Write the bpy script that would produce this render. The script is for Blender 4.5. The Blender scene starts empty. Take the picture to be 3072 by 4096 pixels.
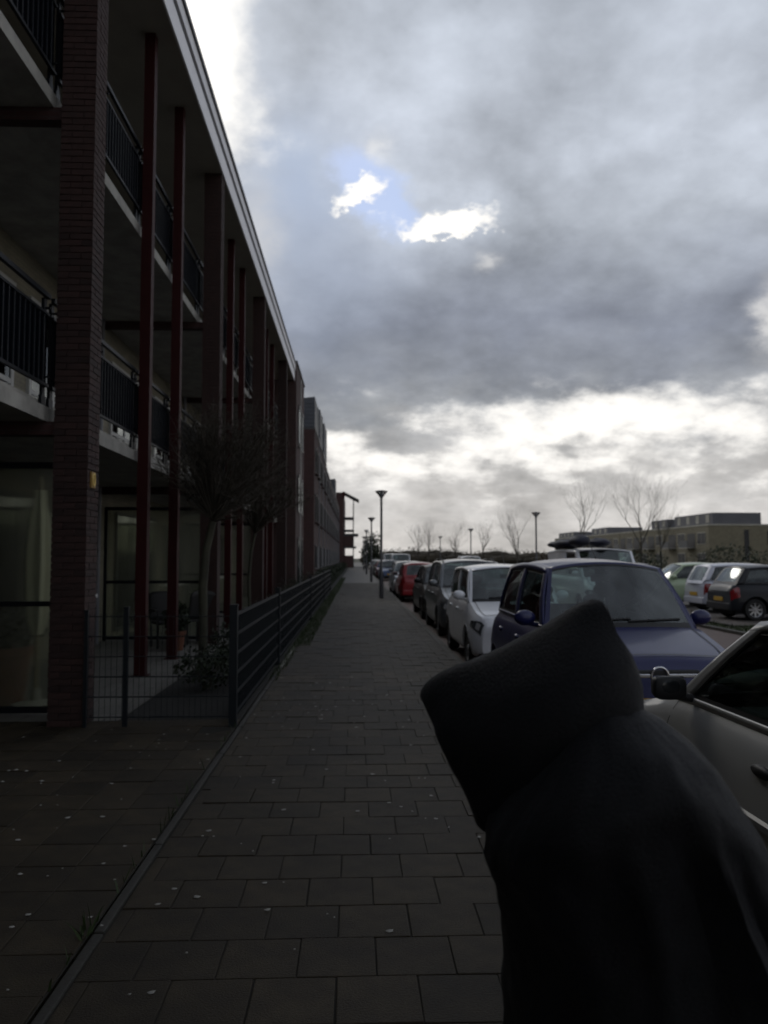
import bpy, bmesh, math, random
from mathutils import Vector, Matrix, noise
random.seed(11)
R = math.radians
sc = bpy.context.scene
COL = sc.collection

# ------------------------------------------------------------------ camera
cam_d = bpy.data.cameras.new('camera')
cam = bpy.data.objects.new('camera', cam_d)
COL.objects.link(cam)
cam.location = (0, 0, 1.55)
cam.rotation_euler = (R(90 + 3.32), 0, R(-2.07))
cam_d.sensor_fit = 'VERTICAL'
cam_d.sensor_height = 36.0
cam_d.sensor_width = 27.0
cam_d.lens = 36.0 * 3150 / 4096
cam_d.clip_start = 0.05
cam_d.clip_end = 3000
cam_d.dof.use_dof = True
cam_d.dof.focus_distance = 2.4
cam_d.dof.aperture_fstop = (cam_d.lens / 1000) / 0.0070
sc.camera = cam

# ------------------------------------------------------------------ colour management
sc.view_settings.view_transform = 'Standard'
sc.view_settings.look = 'None'
sc.view_settings.exposure = 0.0
sc.view_settings.gamma = 1.0
sc.view_settings.use_curve_mapping = False
sc.render.film_transparent = False
try:
    sc.cycles.use_denoising = True
    sc.cycles.use_adaptive_sampling = True
    sc.cycles.adaptive_threshold = 0.02
    sc.cycles.adaptive_min_samples = 16
    sc.cycles.max_bounces = 5
    sc.cycles.diffuse_bounces = 2
    sc.cycles.glossy_bounces = 2
    sc.cycles.transparent_max_bounces = 16
    sc.cycles.sample_clamp_indirect = 4.0
except Exception:
    pass

SUN_AZ, SUN_EL = -18.0, 34.0      # degrees from the street axis (+Y), towards +X positive

# ------------------------------------------------------------------ node helper
class S:
    """a float socket with arithmetic"""
    nt = None
    def __init__(s, sock): s.s = sock
    @staticmethod
    def m(op, a, b=None, c=None, clamp=False):
        n = S.nt.nodes.new('ShaderNodeMath'); n.operation = op; n.use_clamp = clamp
        for i, v in enumerate((a, b, c)):
            if v is None: continue
            if isinstance(v, S): S.nt.links.new(v.s, n.inputs[i])
            else: n.inputs[i].default_value = v
        return S(n.outputs[0])
    def __add__(a, b): return S.m('ADD', a, b)
    __radd__ = __add__
    def __sub__(a, b): return S.m('SUBTRACT', a, b)
    def __rsub__(a, b): return S.m('SUBTRACT', b, a)
    def __mul__(a, b): return S.m('MULTIPLY', a, b)
    __rmul__ = __mul__
    def __truediv__(a, b): return S.m('DIVIDE', a, b)
    def __pow__(a, b): return S.m('POWER', a, b)
def clamp01(a): return S.m('ADD', a, 0.0, clamp=True)
def sstep(a, lo, hi):
    n = S.nt.nodes.new('ShaderNodeMapRange'); n.interpolation_type = 'SMOOTHSTEP'
    S.nt.links.new(a.s, n.inputs['Value'])
    n.inputs['From Min'].default_value = lo; n.inputs['From Max'].default_value = hi
    return S(n.outputs[0])
def gauss(x, y, cx, cy, rx, ry, rot=0.0):
    dx, dy = x - cx, y - cy
    c, s_ = math.cos(R(rot)), math.sin(R(rot))
    u = (dx * c + dy * s_) * (1.0 / rx)
    v = (dy * c - dx * s_) * (1.0 / ry)
    return S.m('EXPONENT', (u * u + v * v) * -1.0)
def noise_tex(vec, scale, detail=6, rough=.55, dist=0.0, lac=2.0):
    n = S.nt.nodes.new('ShaderNodeTexNoise')
    n.inputs['Scale'].default_value = scale; n.inputs['Detail'].default_value = detail
    n.inputs['Roughness'].default_value = rough; n.inputs['Distortion'].default_value = dist
    n.inputs['Lacunarity'].default_value = lac
    S.nt.links.new(vec, n.inputs['Vector'])
    return n
def mixc(f, a, b):
    n = S.nt.nodes.new('ShaderNodeMix'); n.data_type = 'RGBA'
    fs = [i for i in n.inputs if i.identifier == 'Factor_Float'][0]
    A = [i for i in n.inputs if i.identifier == 'A_Color'][0]
    B = [i for i in n.inputs if i.identifier == 'B_Color'][0]
    if isinstance(f, S): S.nt.links.new(f.s, fs)
    else: fs.default_value = f
    for v, sk in ((a, A), (b, B)):
        if isinstance(v, tuple): sk.default_value = (*v, 1)
        else: S.nt.links.new(v, sk)
    return [o for o in n.outputs if o.identifier == 'Result_Color'][0]
def scalec(col, f):
    n = S.nt.nodes.new('ShaderNodeVectorMath'); n.operation = 'SCALE'
    if isinstance(col, tuple): n.inputs[0].default_value = col
    else: S.nt.links.new(col, n.inputs[0])
    if isinstance(f, S): S.nt.links.new(f.s, n.inputs['Scale'])
    else: n.inputs['Scale'].default_value = f
    return n.outputs[0]
def addc(a, b):
    n = S.nt.nodes.new('ShaderNodeVectorMath'); n.operation = 'ADD'
    S.nt.links.new(a, n.inputs[0]); S.nt.links.new(b, n.inputs[1])
    return n.outputs[0]

# ------------------------------------------------------------------ world: broken cloud over a Nishita sky
world = bpy.data.worlds.new('World'); sc.world = world; world.use_nodes = True
nt = world.node_tree; nt.nodes.clear(); S.nt = nt
out = nt.nodes.new('ShaderNodeOutputWorld'); bg = nt.nodes.new('ShaderNodeBackground')
nt.links.new(bg.outputs[0], out.inputs[0])
sky = nt.nodes.new('ShaderNodeTexSky'); sky.sky_type = 'NISHITA'; sky.sun_disc = False
sky.sun_elevation = R(SUN_EL); sky.sun_rotation = R(SUN_AZ)
tc = nt.nodes.new('ShaderNodeTexCoord')
sep = nt.nodes.new('ShaderNodeSeparateXYZ'); nt.links.new(tc.outputs['Generated'], sep.inputs[0])
dx, dy, dz = S(sep.outputs[0]), S(sep.outputs[1]), S(sep.outputs[2])
az0 = S.m('ARCTAN2', dx, dy) * (180 / math.pi)
el0 = S.m('ARCSINE', dz) * (180 / math.pi)
# cloud-deck projection of the view direction
den = S.m('MAXIMUM', dz, 0.0) + 0.38
comb = nt.nodes.new('ShaderNodeCombineXYZ')
nt.links.new((dx / den).s, comb.inputs[0]); nt.links.new((dy / den).s, comb.inputs[1])
P = comb.outputs[0]
def vm(op, a_, b_=None, sc_=None):
    n = nt.nodes.new('ShaderNodeVectorMath'); n.operation = op
    for i, v in enumerate((a_, b_)):
        if v is None: continue
        if isinstance(v, tuple): n.inputs[i].default_value = v
        else: nt.links.new(v, n.inputs[i])
    if sc_ is not None: n.inputs['Scale'].default_value = sc_
    return n
w1 = noise_tex(P, 4.2, 2.5, .55); w2 = noise_tex(P, 15.0, 4.5, .62)
dir2 = nt.nodes.new('ShaderNodeCombineXYZ'); nt.links.new(az0.s, dir2.inputs[0]); nt.links.new(el0.s, dir2.inputs[1])
D0 = dir2.outputs[0]
o1 = vm('MULTIPLY', vm('SUBTRACT', w1.outputs['Color'], (.5, .5, .5)).outputs[0], (9.0, 6.5, 0)).outputs[0]
o2 = vm('MULTIPLY', vm('SUBTRACT', w2.outputs['Color'], (.5, .5, .5)).outputs[0], (3.6, 2.6, 0)).outputs[0]
DS = vm('ADD', D0, o2).outputs[0]            # finely ragged
DR = vm('ADD', DS, vm('MULTIPLY', o2, (.9, .9, 0)).outputs[0]).outputs[0]   # torn edges
DW = vm('ADD', vm('ADD', D0, o1).outputs[0], o2).outputs[0]   # broadly warped
def blob(D, cx, cy, rx, ry, rot=0.0):
    m = nt.nodes.new('ShaderNodeMapping'); m.vector_type = 'TEXTURE'
    m.inputs['Location'].default_value = (cx, cy, 0); m.inputs['Rotation'].default_value = (0, 0, R(rot)); m.inputs['Scale'].default_value = (rx, ry, 1)
    nt.links.new(D, m.inputs['Vector'])
    d_ = vm('DOT_PRODUCT', m.outputs[0], m.outputs[0]).outputs['Value']
    return S.m('POWER', .36788, S(d_))
wc1 = nt.nodes.new('ShaderNodeSeparateColor'); nt.links.new(w1.outputs['Color'], wc1.inputs[0])
wc2 = nt.nodes.new('ShaderNodeSeparateColor'); nt.links.new(w2.outputs['Color'], wc2.inputs[0])
n1 = S(noise_tex(P, 3.0, 5, .55).outputs['Fac'])
n2 = S(noise_tex(P, 6.5, 5, .55).outputs['Fac'])
n3 = S(wc2.outputs[2])
sep_w = nt.nodes.new('ShaderNodeSeparateXYZ'); nt.links.new(DW, sep_w.inputs[0]); el = S(sep_w.outputs[1])
# base cloud colour by elevation (a deck that is thicker in the middle and opens towards the horizon)
ramp = nt.nodes.new('ShaderNodeValToRGB')
nt.links.new((el * (1 / 60.0)).s, ramp.inputs[0])
pts = [(0, (.68, .65, .62)), (4.5, (.70, .68, .66)), (7.5, (.62, .61, .60)), (10.5, (.44, .445, .46)), (13, (.325, .338, .375)),
       (16.5, (.31, .328, .385)), (20, (.46, .485, .545)), (23.5, (.60, .63, .69)), (28, (.63, .66, .725)), (36, (.56, .59, .65)), (60, (.31, .325, .37))]
while len(ramp.color_ramp.elements) < len(pts): ramp.color_ramp.elements.new(.5)
for e, (p, c) in zip(ramp.color_ramp.elements, pts): e.position = p / 60.0; e.color = (*((c[0] * .97, c[1], c[2] * 1.03) if p > 9 else c), 1)
c = scalec(ramp.outputs[0], 0.32 + n1 * 1.1 + (n2 - .5) * .80 + (n3 - .5) * .26)
# darker cloud mass on the right, paler veils beside it
c = scalec(c, 1.0 - blob(DW, 20, 22.5, 8, 5) * .22 - blob(DW, 9, 28, 3.5, 3.5, 40) * .12 + blob(DW, 17, 28.5, 5, 2) * .12
           + blob(DW, 1, 31, 4.5, 5) * .12 + blob(DW, 9.5, 24.8, 3, 2.2) * .16 + blob(DS, 6.4, 23.8, 5.0, 1.9) * .22 + blob(DS, -.4, 25.4, 3.0, 1.6) * .18 - blob(DW, -1, 15, 6, 3.5) * .14)
# bluish thin cloud at the left of the gap, a pale puff below it
c = mixc(blob(DS, -4.4, 25.8, 3.0, 3.6) * .8, c, (.44, .53, .70))
c = mixc(blob(DW, -3.5, 21.5, 7.0, 6.5) * .6, c, (.37, .425, .545))
c = mixc(blob(DS, -7.4, 22.4, 1.7, 3.0) * .8, c, (.60, .61, .64))
# blue gap where the sky shows
skyc = scalec(sky.outputs[0], 0.012)
gapm = sstep(blob(DS, 1.4, 25.4, 4.0, 2.0, -38), .22, .7)
c = mixc(gapm * .85, c, addc(skyc, scalec((.44, .55, .82), 1.0)))
# sunlit rims and breaks
rim1 = sstep(blob(DR, -.1, 25.0, 2.3, 1.1, 14) - blob(DR, .1, 24.0, 1.6, .95) * 1.0 + (n3 - .5) * .5, .20, .55)
rim2 = sstep(blob(DR, 6.4, 23.4, 4.0, 1.2, 4) - blob(DR, 5.8, 22.0, 4.8, .9) * .9 + (n3 - .5) * .5, .20, .60)
spot = blob(DS, 9.6, 21.0, .8, .5) * .35 + blob(DS, 1.8, 28.0, .9, .7) * .35 + blob(DS, 28.6, 15.2, .9, 2.0) * .5
brk = n2 * .95 + n3 * .30 + blob(D0, 18, 9.2, 11, 2.4) * .40 + blob(D0, 3, 7.0, 9, 1.5) * .26 + blob(D0, -1.5, 8.7, 2.0, .6) * .25 - blob(DS, 4.0, 8.3, 3.2, 1.0) * .30 - blob(DS, 15, 7.8, 4, .6) * .16
brk = sstep(brk + S.m('EXPONENT', ((el0 - 8.0) * (1 / 3.0)) ** 2.0 * -1.0) * .06, .68, 1.04)
brk = brk * sstep(el0, 1.5, 5.0) * (1.0 - sstep(el0, 11.2, 13.5))
glare = sstep(blob(DW, -13.5, 31.5, 7.8, 6.6, -14) + blob(DW, -9, 38.0, 5.0, 2.0) * .4 + (n2 - .5) * .9, .34, .78)
white = clamp01(rim1 + rim2 + brk + spot + glare)
c = mixc(white, c, (1.10, 1.07, 1.02))
# the sun behind that thin cloud
c = addc(c, scalec((1.0, .95, .86), blob(D0, SUN_AZ, SUN_EL, 5.0, 4.5) * 1.2 + blob(D0, SUN_AZ, SUN_EL, 15, 11) * .08))
nt.links.new(c, bg.inputs[0])
bg.inputs[1].default_value = 1.0
try:
    world.cycles.sampling_method = 'MANUAL'; world.cycles.sample_map_resolution = 512
except Exception: pass

sun_d = bpy.data.lights.new('sun', 'SUN'); sun_d.energy = 0.5; sun_d.angle = R(16); sun_d.color = (1, .95, .87)
sun = bpy.data.objects.new('sun', sun_d); COL.objects.link(sun)
a, e = R(SUN_AZ), R(SUN_EL)
sun.rotation_euler = Vector((math.sin(a) * math.cos(e), math.cos(a) * math.cos(e), math.sin(e))).to_track_quat('Z', 'Y').to_euler()

# ------------------------------------------------------------------ materials
MATS = {}
def mat(name, col, rough=.6, metal=0.0, var=0.0, scale=4.0, bump=0.0, bscale=None, coat=0.0, spec=.5, rnd=0.0, col2=None, world=0.0):
    if name in MATS: return MATS[name]
    m = bpy.data.materials.new(name); m.use_nodes = True; MATS[name] = m
    t = m.node_tree; S.nt = t
    p = t.nodes['Principled BSDF']
    p.inputs['Roughness'].default_value = rough; p.inputs['Metallic'].default_value = metal
    p.inputs['Specular IOR Level'].default_value = spec
    if coat:
        p.inputs['Coat Weight'].default_value = coat; p.inputs['Coat Roughness'].default_value = .06
    p.inputs['Base Color'].default_value = (*col, 1)
    co = t.nodes.new('ShaderNodeTexCoord')
    f = None
    if var or col2:
        n = noise_tex(co.outputs['Object'], scale, 8, .62)
        k = sstep(S(n.outputs['Fac']), .3, .7)
        lo = col2 if col2 else tuple(v * (1 - var) for v in col)
        f = mixc(k, lo, col)
    if rnd:
        oi = t.nodes.new('ShaderNodeObjectInfo')
        base = f if f is not None else tuple(col)
        f = scalec(base, S(oi.outputs['Random']) * (2 * rnd) + (1 - rnd))
    if world:
        ge = t.nodes.new('ShaderNodeNewGeometry'); nw = noise_tex(ge.outputs['Position'], 1.3, 7, .65)
        f = scalec(f if f is not None else tuple(col), sstep(S(nw.outputs['Fac']), .25, .75) * (2 * world) + (1 - world))
    if f is not None: t.links.new(f, p.inputs['Base Color'])
    if bump:
        b = t.nodes.new('ShaderNodeBump'); b.inputs['Strength'].default_value = bump; b.inputs['Distance'].default_value = .01
        n = noise_tex(co.outputs['Object'], bscale or scale * 8, 6, .6)
        t.links.new(n.outputs['Fac'], b.inputs['Height']); t.links.new(b.outputs[0], p.inputs['Normal'])
        rr = S(n.outputs['Fac']) * .3 + (rough - .15)
        t.links.new(clamp01(rr).s, p.inputs['Roughness'])
    return m
def brick_mat(name, c1, c2, mortar, bw=.22, bh=.0625, rough=.85, mort=.012):
    m = bpy.data.materials.new(name); m.use_nodes = True; MATS[name] = m
    t = m.node_tree; S.nt = t; p = t.nodes['Principled BSDF']; p.inputs['Roughness'].default_value = rough
    geo = t.nodes.new('ShaderNodeNewGeometry')
    sp = t.nodes.new('ShaderNodeSeparateXYZ'); t.links.new(geo.outputs['Position'], sp.inputs[0])
    sn = t.nodes.new('ShaderNodeSeparateXYZ'); t.links.new(geo.outputs['True Normal'], sn.inputs[0])
    ax = S.m('GREATER_THAN', S.m('ABSOLUTE', S(sn.outputs[0])), .5)
    az_ = S.m('GREATER_THAN', S.m('ABSOLUTE', S(sn.outputs[2])), .5)
    u = S(sp.outputs[1]) * ax + S(sp.outputs[0]) * (1.0 - ax)
    v = S(sp.outputs[1]) * az_ + S(sp.outputs[2]) * (1.0 - az_)
    cb = t.nodes.new('ShaderNodeCombineXYZ'); t.links.new(u.s, cb.inputs[0]); t.links.new(v.s, cb.inputs[1])
    b = t.nodes.new('ShaderNodeTexBrick'); t.links.new(cb.outputs[0], b.inputs['Vector'])
    b.inputs['Color1'].default_value = (*c1, 1); b.inputs['Color2'].default_value = (*c2, 1); b.inputs['Mortar'].default_value = (*mortar, 1)
    b.inputs['Scale'].default_value = 1.0; b.inputs['Mortar Size'].default_value = mort / 2
    b.inputs['Brick Width'].default_value = bw; b.inputs['Row Height'].default_value = bh
    n = noise_tex(geo.outputs['Position'], 2.2, 8, .6)
    colr = scalec(b.outputs['Color'], S(n.outputs['Fac']) * .8 + .6)
    t.links.new(colr, p.inputs['Base Color'])
    bp = t.nodes.new('ShaderNodeBump'); bp.inputs['Strength'].default_value = .5; bp.inputs['Distance'].default_value = .008; bp.invert = True
    t.links.new(b.outputs['Fac'], bp.inputs['Height']); t.links.new(bp.outputs[0], p.inputs['Normal'])
    return m
def glass_mat(name, tint=(.8, .9, .88), dark=.75, rough=.02, ior=1.6):
    """thin glazing: clear tinted pane with a fresnel reflection"""
    m = bpy.data.materials.new(name); m.use_nodes = True; MATS[name] = m
    t = m.node_tree; t.nodes.clear(); S.nt = t
    o = t.nodes.new('ShaderNodeOutputMaterial'); tr = t.nodes.new('ShaderNodeBsdfTransparent'); gl = t.nodes.new('ShaderNodeBsdfGlossy')
    tr.inputs[0].default_value = (*[v * dark for v in tint], 1)
    gl.inputs['Roughness'].default_value = rough; gl.inputs['Color'].default_value = (.95, 1, 1, 1)
    fr = t.nodes.new('ShaderNodeFresnel'); fr.inputs[0].default_value = ior
    mx = t.nodes.new('ShaderNodeMixShader')
    t.links.new(fr.outputs[0], mx.inputs[0]); t.links.new(tr.outputs[0], mx.inputs[1]); t.links.new(gl.outputs[0], mx.inputs[2])
    t.links.new(mx.outputs[0], o.inputs[0])
    return m

# ------------------------------------------------------------------ mesh helper
class MB:
    def __init__(s): s.v = []; s.f = []
    def add(s, vs, fs):
        o = len(s.v); s.v += [tuple(p) for p in vs]; s.f += [tuple(i + o for i in q) for q in fs]; return s
    def box(s, a, b):
        x0, y0, z0 = (min(a[i], b[i]) for i in range(3)); x1, y1, z1 = (max(a[i], b[i]) for i in range(3))
        return s.add([(x0,y0,z0),(x1,y0,z0),(x1,y1,z0),(x0,y1,z0),(x0,y0,z1),(x1,y0,z1),(x1,y1,z1),(x0,y1,z1)],
                     [(0,3,2,1),(4,5,6,7),(0,1,5,4),(1,2,6,5),(2,3,7,6),(3,0,4,7)])
    def cbox(s, c, d): return s.box([c[i] - d[i] / 2 for i in range(3)], [c[i] + d[i] / 2 for i in range(3)])
    def tube(s, p0, p1, r0, r1=None, n=8, cap=True):
        r1 = r0 if r1 is None else r1
        p0, p1 = Vector(p0), Vector(p1); d = (p1 - p0)
        if d.length < 1e-6: return s
        d.normalize(); a = Vector((0, 0, 1)) if abs(d.z) < .9 else Vector((1, 0, 0))
        u = d.cross(a).normalized(); w = d.cross(u)
        vs = []
        for p, r in ((p0, r0), (p1, r1)):
            for i in range(n):
                t = 2 * math.pi * i / n; vs.append(p + (u * math.cos(t) + w * math.sin(t)) * r)
        fs = [(i, (i + 1) % n, n + (i + 1) % n, n + i) for i in range(n)]
        if cap: fs += [tuple(range(n - 1, -1, -1)), tuple(range(n, 2 * n))]
        return s.add(vs, fs)
    def path(s, pts, r, n=8):
        for a, b in zip(pts[:-1], pts[1:]): s.tube(a, b, r, r, n)
        return s
    def rings(s, rs, close=True, cap0=True, cap1=True):
        n = len(rs[0]); vs = [p for q in rs for p in q]; fs = []
        for k in range(len(rs) - 1):
            for i in range(n if close else n - 1):
                j = (i + 1) % n
                fs.append((k * n + i, k * n + j, (k + 1) * n + j, (k + 1) * n + i))
        if cap0: fs.append(tuple(range(n - 1, -1, -1)))
        if cap1: fs.append(tuple((len(rs) - 1) * n + i for i in range(n)))
        return s.add(vs, fs)
    def lathe(s, prof, n=20, axis='z', cap0=True, cap1=True):
        rs = []
        for r, h in prof:
            q = []
            for i in range(n):
                t = 2 * math.pi * i / n; x, y = r * math.cos(t), r * math.sin(t)
                q.append((x, y, h) if axis == 'z' else (h, x, y))
            rs.append(q)
        return s.rings(rs, True, cap0, cap1)
    def ell(s, c, r, nu=12, nv=8):
        rs = []
        for k in range(nv + 1):
            ph = -math.pi / 2 + math.pi * (k * .96 + .02 * nv) / nv
            rs.append([(c[0] + r[0] * math.cos(ph) * math.cos(2*math.pi*i/nu), c[1] + r[1] * math.cos(ph) * math.sin(2*math.pi*i/nu), c[2] + r[2] * math.sin(ph)) for i in range(nu)])
        return s.rings(rs)
    def grid(s, fn, nu, nv):
        vs = [fn(i / nu, j / nv) for j in range(nv + 1) for i in range(nu + 1)]
        fs = [(j*(nu+1)+i, j*(nu+1)+i+1, (j+1)*(nu+1)+i+1, (j+1)*(nu+1)+i) for j in range(nv) for i in range(nu)]
        return s.add(vs, fs)
    def mesh(s, name, m=None, smooth=0, bevel=0):
        me = bpy.data.meshes.new(name); me.from_pydata(s.v, [], s.f)
        if smooth or bevel:
            bm = bmesh.new(); bm.from_mesh(me)
            if smooth: bmesh.ops.remove_doubles(bm, verts=bm.verts, dist=1e-5)
            if bevel: bmesh.ops.bevel(bm, geom=bm.edges[:], offset=bevel, segments=2, affect='EDGES', profile=.6)
            bmesh.ops.recalc_face_normals(bm, faces=bm.faces)
            if smooth:
                for f in bm.faces: f.smooth = True
                for ed in bm.edges:
                    if len(ed.link_faces) == 2 and ed.calc_face_angle(0) > R(smooth): ed.smooth = False
            bm.to_mesh(me); bm.free()
        if m: me.materials.append(m)
        return me
    def build(s, name, m, parent=None, smooth=0, bevel=0, loc=None):
        return link(name, s.mesh(name, m, smooth, bevel), parent, loc)
def link(name, me, parent=None, loc=None, rot=None):
    o = bpy.data.objects.new(name, me); COL.objects.link(o)
    if parent: o.parent = parent
    if loc is not None: o.location = loc
    if rot is not None: o.rotation_euler = rot
    return o
def tag(o, label=None, cat=None, group=None, kind=None):
    if label: o['label'] = label
    if cat: o['category'] = cat
    if group: o['group'] = group
    if kind: o['kind'] = kind
    return o
def thing(name, label, cat, loc=(0, 0, 0), rz=0, group=None):
    o = bpy.data.objects.new(name, None); o.empty_display_size = .2; COL.objects.link(o)
    o.location = loc; o.rotation_euler = (0, 0, rz)
    return tag(o, label, cat, group)
def copy_tree(o, parent=None):
    c = o.copy(); COL.objects.link(c); c.parent = parent
    for ch in [x for x in bpy.data.objects if x.parent == o]: copy_tree(ch, c)
    return c

# material set
concrete = mat('concrete_slab', (.38, .365, .33), .85, var=.35, scale=3, bump=.3)
tile_m = mat('paving_tile', (.035, .0262, .0145), .68, var=.4, scale=7, bump=.45, bscale=110, rnd=.24, spec=.26, world=.38)
tile_far = None
joint_m = mat('joint_sand', (.016, .0130, .0075), .95, var=.4, scale=12)
kerb_m = mat('kerb_stone', (.030, .027, .020), .75, var=.35, scale=6, bump=.3)
kerb_new = mat('kerb_stone_pale', (.26, .25, .21), .8, var=.45, scale=7, bump=.3)
brick_m = mat('dark_red_brick', (.034, .0145, .0115), .85, var=.4, scale=14, bump=.4, rnd=.3)
mortar_m = mat('mortar', (.028, .0145, .012), .9, var=.3, scale=10)
red_steel = mat('red_painted_steel', (.034, .0055, .0055), .6, var=.2, scale=5, spec=.15)
soffit_m = mat('soffit_board', (.40, .37, .31), .8, var=.15, scale=1.5)
white_paint = mat('white_fascia', (.90, .88, .90), .45, var=.1, scale=2)
dark_cap = mat('dark_metal_cap', (.03, .03, .032), .5)
black_steel = mat('black_steel', (.004, .005, .008), .5, spec=.25)
fence_m = mat('green_black_wire', (.005, .008, .011), .45, spec=.35)
dark_frame = mat('dark_window_frame', (.012, .012, .014), .45)
white_frame = mat('white_window_frame', (.45, .45, .43), .45, var=.15)
cream_wall = brick_mat('cream_brick', (.25, .23, .165), (.21, .19, .14), (.18, .165, .135))
row_brick = brick_mat('brown_red_brick', (.058, .028, .024), (.045, .021, .019), (.040, .030, .028))
row_brick_dark = brick_mat('deep_red_brick', (.048, .018, .016), (.038, .014, .013), (.035, .026, .024))
slate = mat('slate_cladding', (.045, .050, .062), .55, var=.3, scale=3, bump=.2)
pane_m = glass_mat('window_glass', (.7, .8, .8), .35)
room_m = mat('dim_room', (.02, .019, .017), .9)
curtain_m = mat('net_curtain', (.16, .15, .13), .9, var=.2, scale=6)
soil_m = mat('garden_soil', (.014, .013, .010), .95, var=.5, scale=6, bump=.6, bscale=30)
grass_m = mat('grass_blade', (.035, .055, .014), .7, var=.4, scale=2)
# ================================================================== THE SETTING: ground, pavement, road
def sheet(name, x0, x1, y0, y1, z, m, parent=None, nx=1, ny=1):
    b = MB().grid(lambda u, v: (x0 + (x1 - x0) * u, y0 + (y1 - y0) * v, z), nx, ny)
    return tag(b.build(name, m, parent), kind='structure')
field_m = mat('rough_grass_ground', (.034, .042, .016), .95, var=.5, scale=.6, bump=.5, bscale=8, col2=(.030, .026, .016))
sheet('ground', -700, 700, -60, 1500, -.165, field_m)
road_m = brick_mat('road_clinker', (.085, .050, .040), (.066, .040, .033), (.030, .026, .023), bw=.21, bh=.105, rough=.7, mort=.01)
sheet('road', 1.60, 8.3, -14, 260, -.12, road_m)
park_m = brick_mat('parking_clinker', (.075, .062, .055), (.06, .05, .045), (.03, .028, .025), bw=.21, bh=.105, rough=.75, mort=.01)
sheet('parking_bay_paving', 9.3, 15.2, 19.2, 62, -.115, park_m)
# kerbs: each kerb stone one piece
def kerb_run(name, x0, x1, y0, y1, ztop, seg, m, zbot=-.2, skip=()):
    k = thing(name, None, None); tag(k, kind='structure')
    me = MB().box((x0, 0, zbot), (x1, seg - .008, ztop)).mesh('kerb_stone', m, 0, .008)
    y = y0; i = 0
    while y < min(y1, y0 + seg * 60):
        link('kerb_stone', me, k, (random.uniform(-.004, .004), y, random.uniform(-.004, .003))); y += seg
    if y < y1: MB().box((x0, y, zbot), (x1, y1, ztop)).build('kerb_stone', m, k)
    return k
kerb_run('kerb', 1.50, 1.62, 0, 260, .0, 1.0, kerb_m)
kerb_run('far_kerb', 8.3, 8.45, 8, 260, -.05, 1.0, kerb_m)
edging = kerb_run('pavement_edging', -1.085, -1.04, 0.4, 62, .003, 1.0, kerb_m)
for o_ in [c for c in bpy.data.objects if c.parent == edging]:
    if 11.2 < o_.location.y < 14.2:
        me_ = o_.data.copy(); me_.materials.clear(); me_.materials.append(kerb_new); o_.data = me_
# pavement: joint bed, single tiles near, joined tiles further on, patterned sheet beyond
pave = thing('pavement', None, None); tag(pave, kind='structure')
sheet('joint_bed', -1.035, 1.5, -6, 48, -.006, joint_m, pave)
def tile_mesh(wx, wy):
    return MB().box((-wx / 2, -wy / 2, -.035), (wx / 2, wy / 2, 0)).mesh('tile', tile_m, 0, .0045)
TP = .30
t_full = tile_mesh(TP - .0055, TP - .005); t_half = {}
def tile_spans(row):
    x = -.068 - (.15 if row % 2 else 0); xs = []
    while x > -1.03: x -= TP
    while x < 1.5:
        a_, b_ = max(x, -1.03), min(x + TP, 1.497)
        if b_ - a_ > .03: xs.append((a_, b_))
        x += TP
    return xs
joined = MB(); count = 0
for row in range(-12, 152):
    y = 2.717 + row * TP
    for (a_, b_) in tile_spans(row):
        w = b_ - a_
        z = random.gauss(0, .0016); cx = (a_ + b_) / 2
        if 1.9 < y < 11.4 and count < 300:
            if abs(w - TP) < 1e-4: me_ = t_full
            else:
                k_ = round(w, 3)
                if k_ not in t_half: t_half[k_] = tile_mesh(w - .0055, TP - .005)
                me_ = t_half[k_]
            link('tile', me_, pave, (cx + random.uniform(-.002, .002), y + TP / 2, z), (random.gauss(0, .004), random.gauss(0, .004), random.gauss(0, .004)))
            count += 1
        else:
            joined.box((a_ + .0045, y + .004, -.03), (b_ - .0045, y + TP - .004, z))
tag(joined.build('tiles', tile_m, pave), kind='stuff')
tile_far = brick_mat('tile_sheet', (.033, .028, .019), (.029, .024, .016), (.014, .013, .009), bw=.3, bh=.3, rough=.62, mort=.01)
sheet('far_tiles', -1.035, 1.5, 48, 260, -.002, tile_far, pave)
# paved entrance strip at the left (joints run straight through)
ent = thing('entrance_paving', None, None); tag(ent, kind='structure')
sheet('joint_bed', -4.7, -1.095, -6, 7.66, -.006, joint_m, ent)
joined = MB(); cols_ = []
x = -1.10
while x > -4.7: cols_.append(x); x -= TP
for row in range(-12, 17):
    y = 2.62 + row * TP
    for i_, x in enumerate(cols_):
        z = random.gauss(0, .0022)
        if y > 1.9:
            link('tile', t_full, ent, (x - TP / 2, y + TP / 2, z), (random.gauss(0, .005), random.gauss(0, .005), random.gauss(0, .003)))
        else:
            joined.box((x - TP + .0045, y + .004, -.03), (x - .0045, y + TP - .004, z))
tag(joined.build('tiles', tile_m, ent), kind='stuff')
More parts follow.
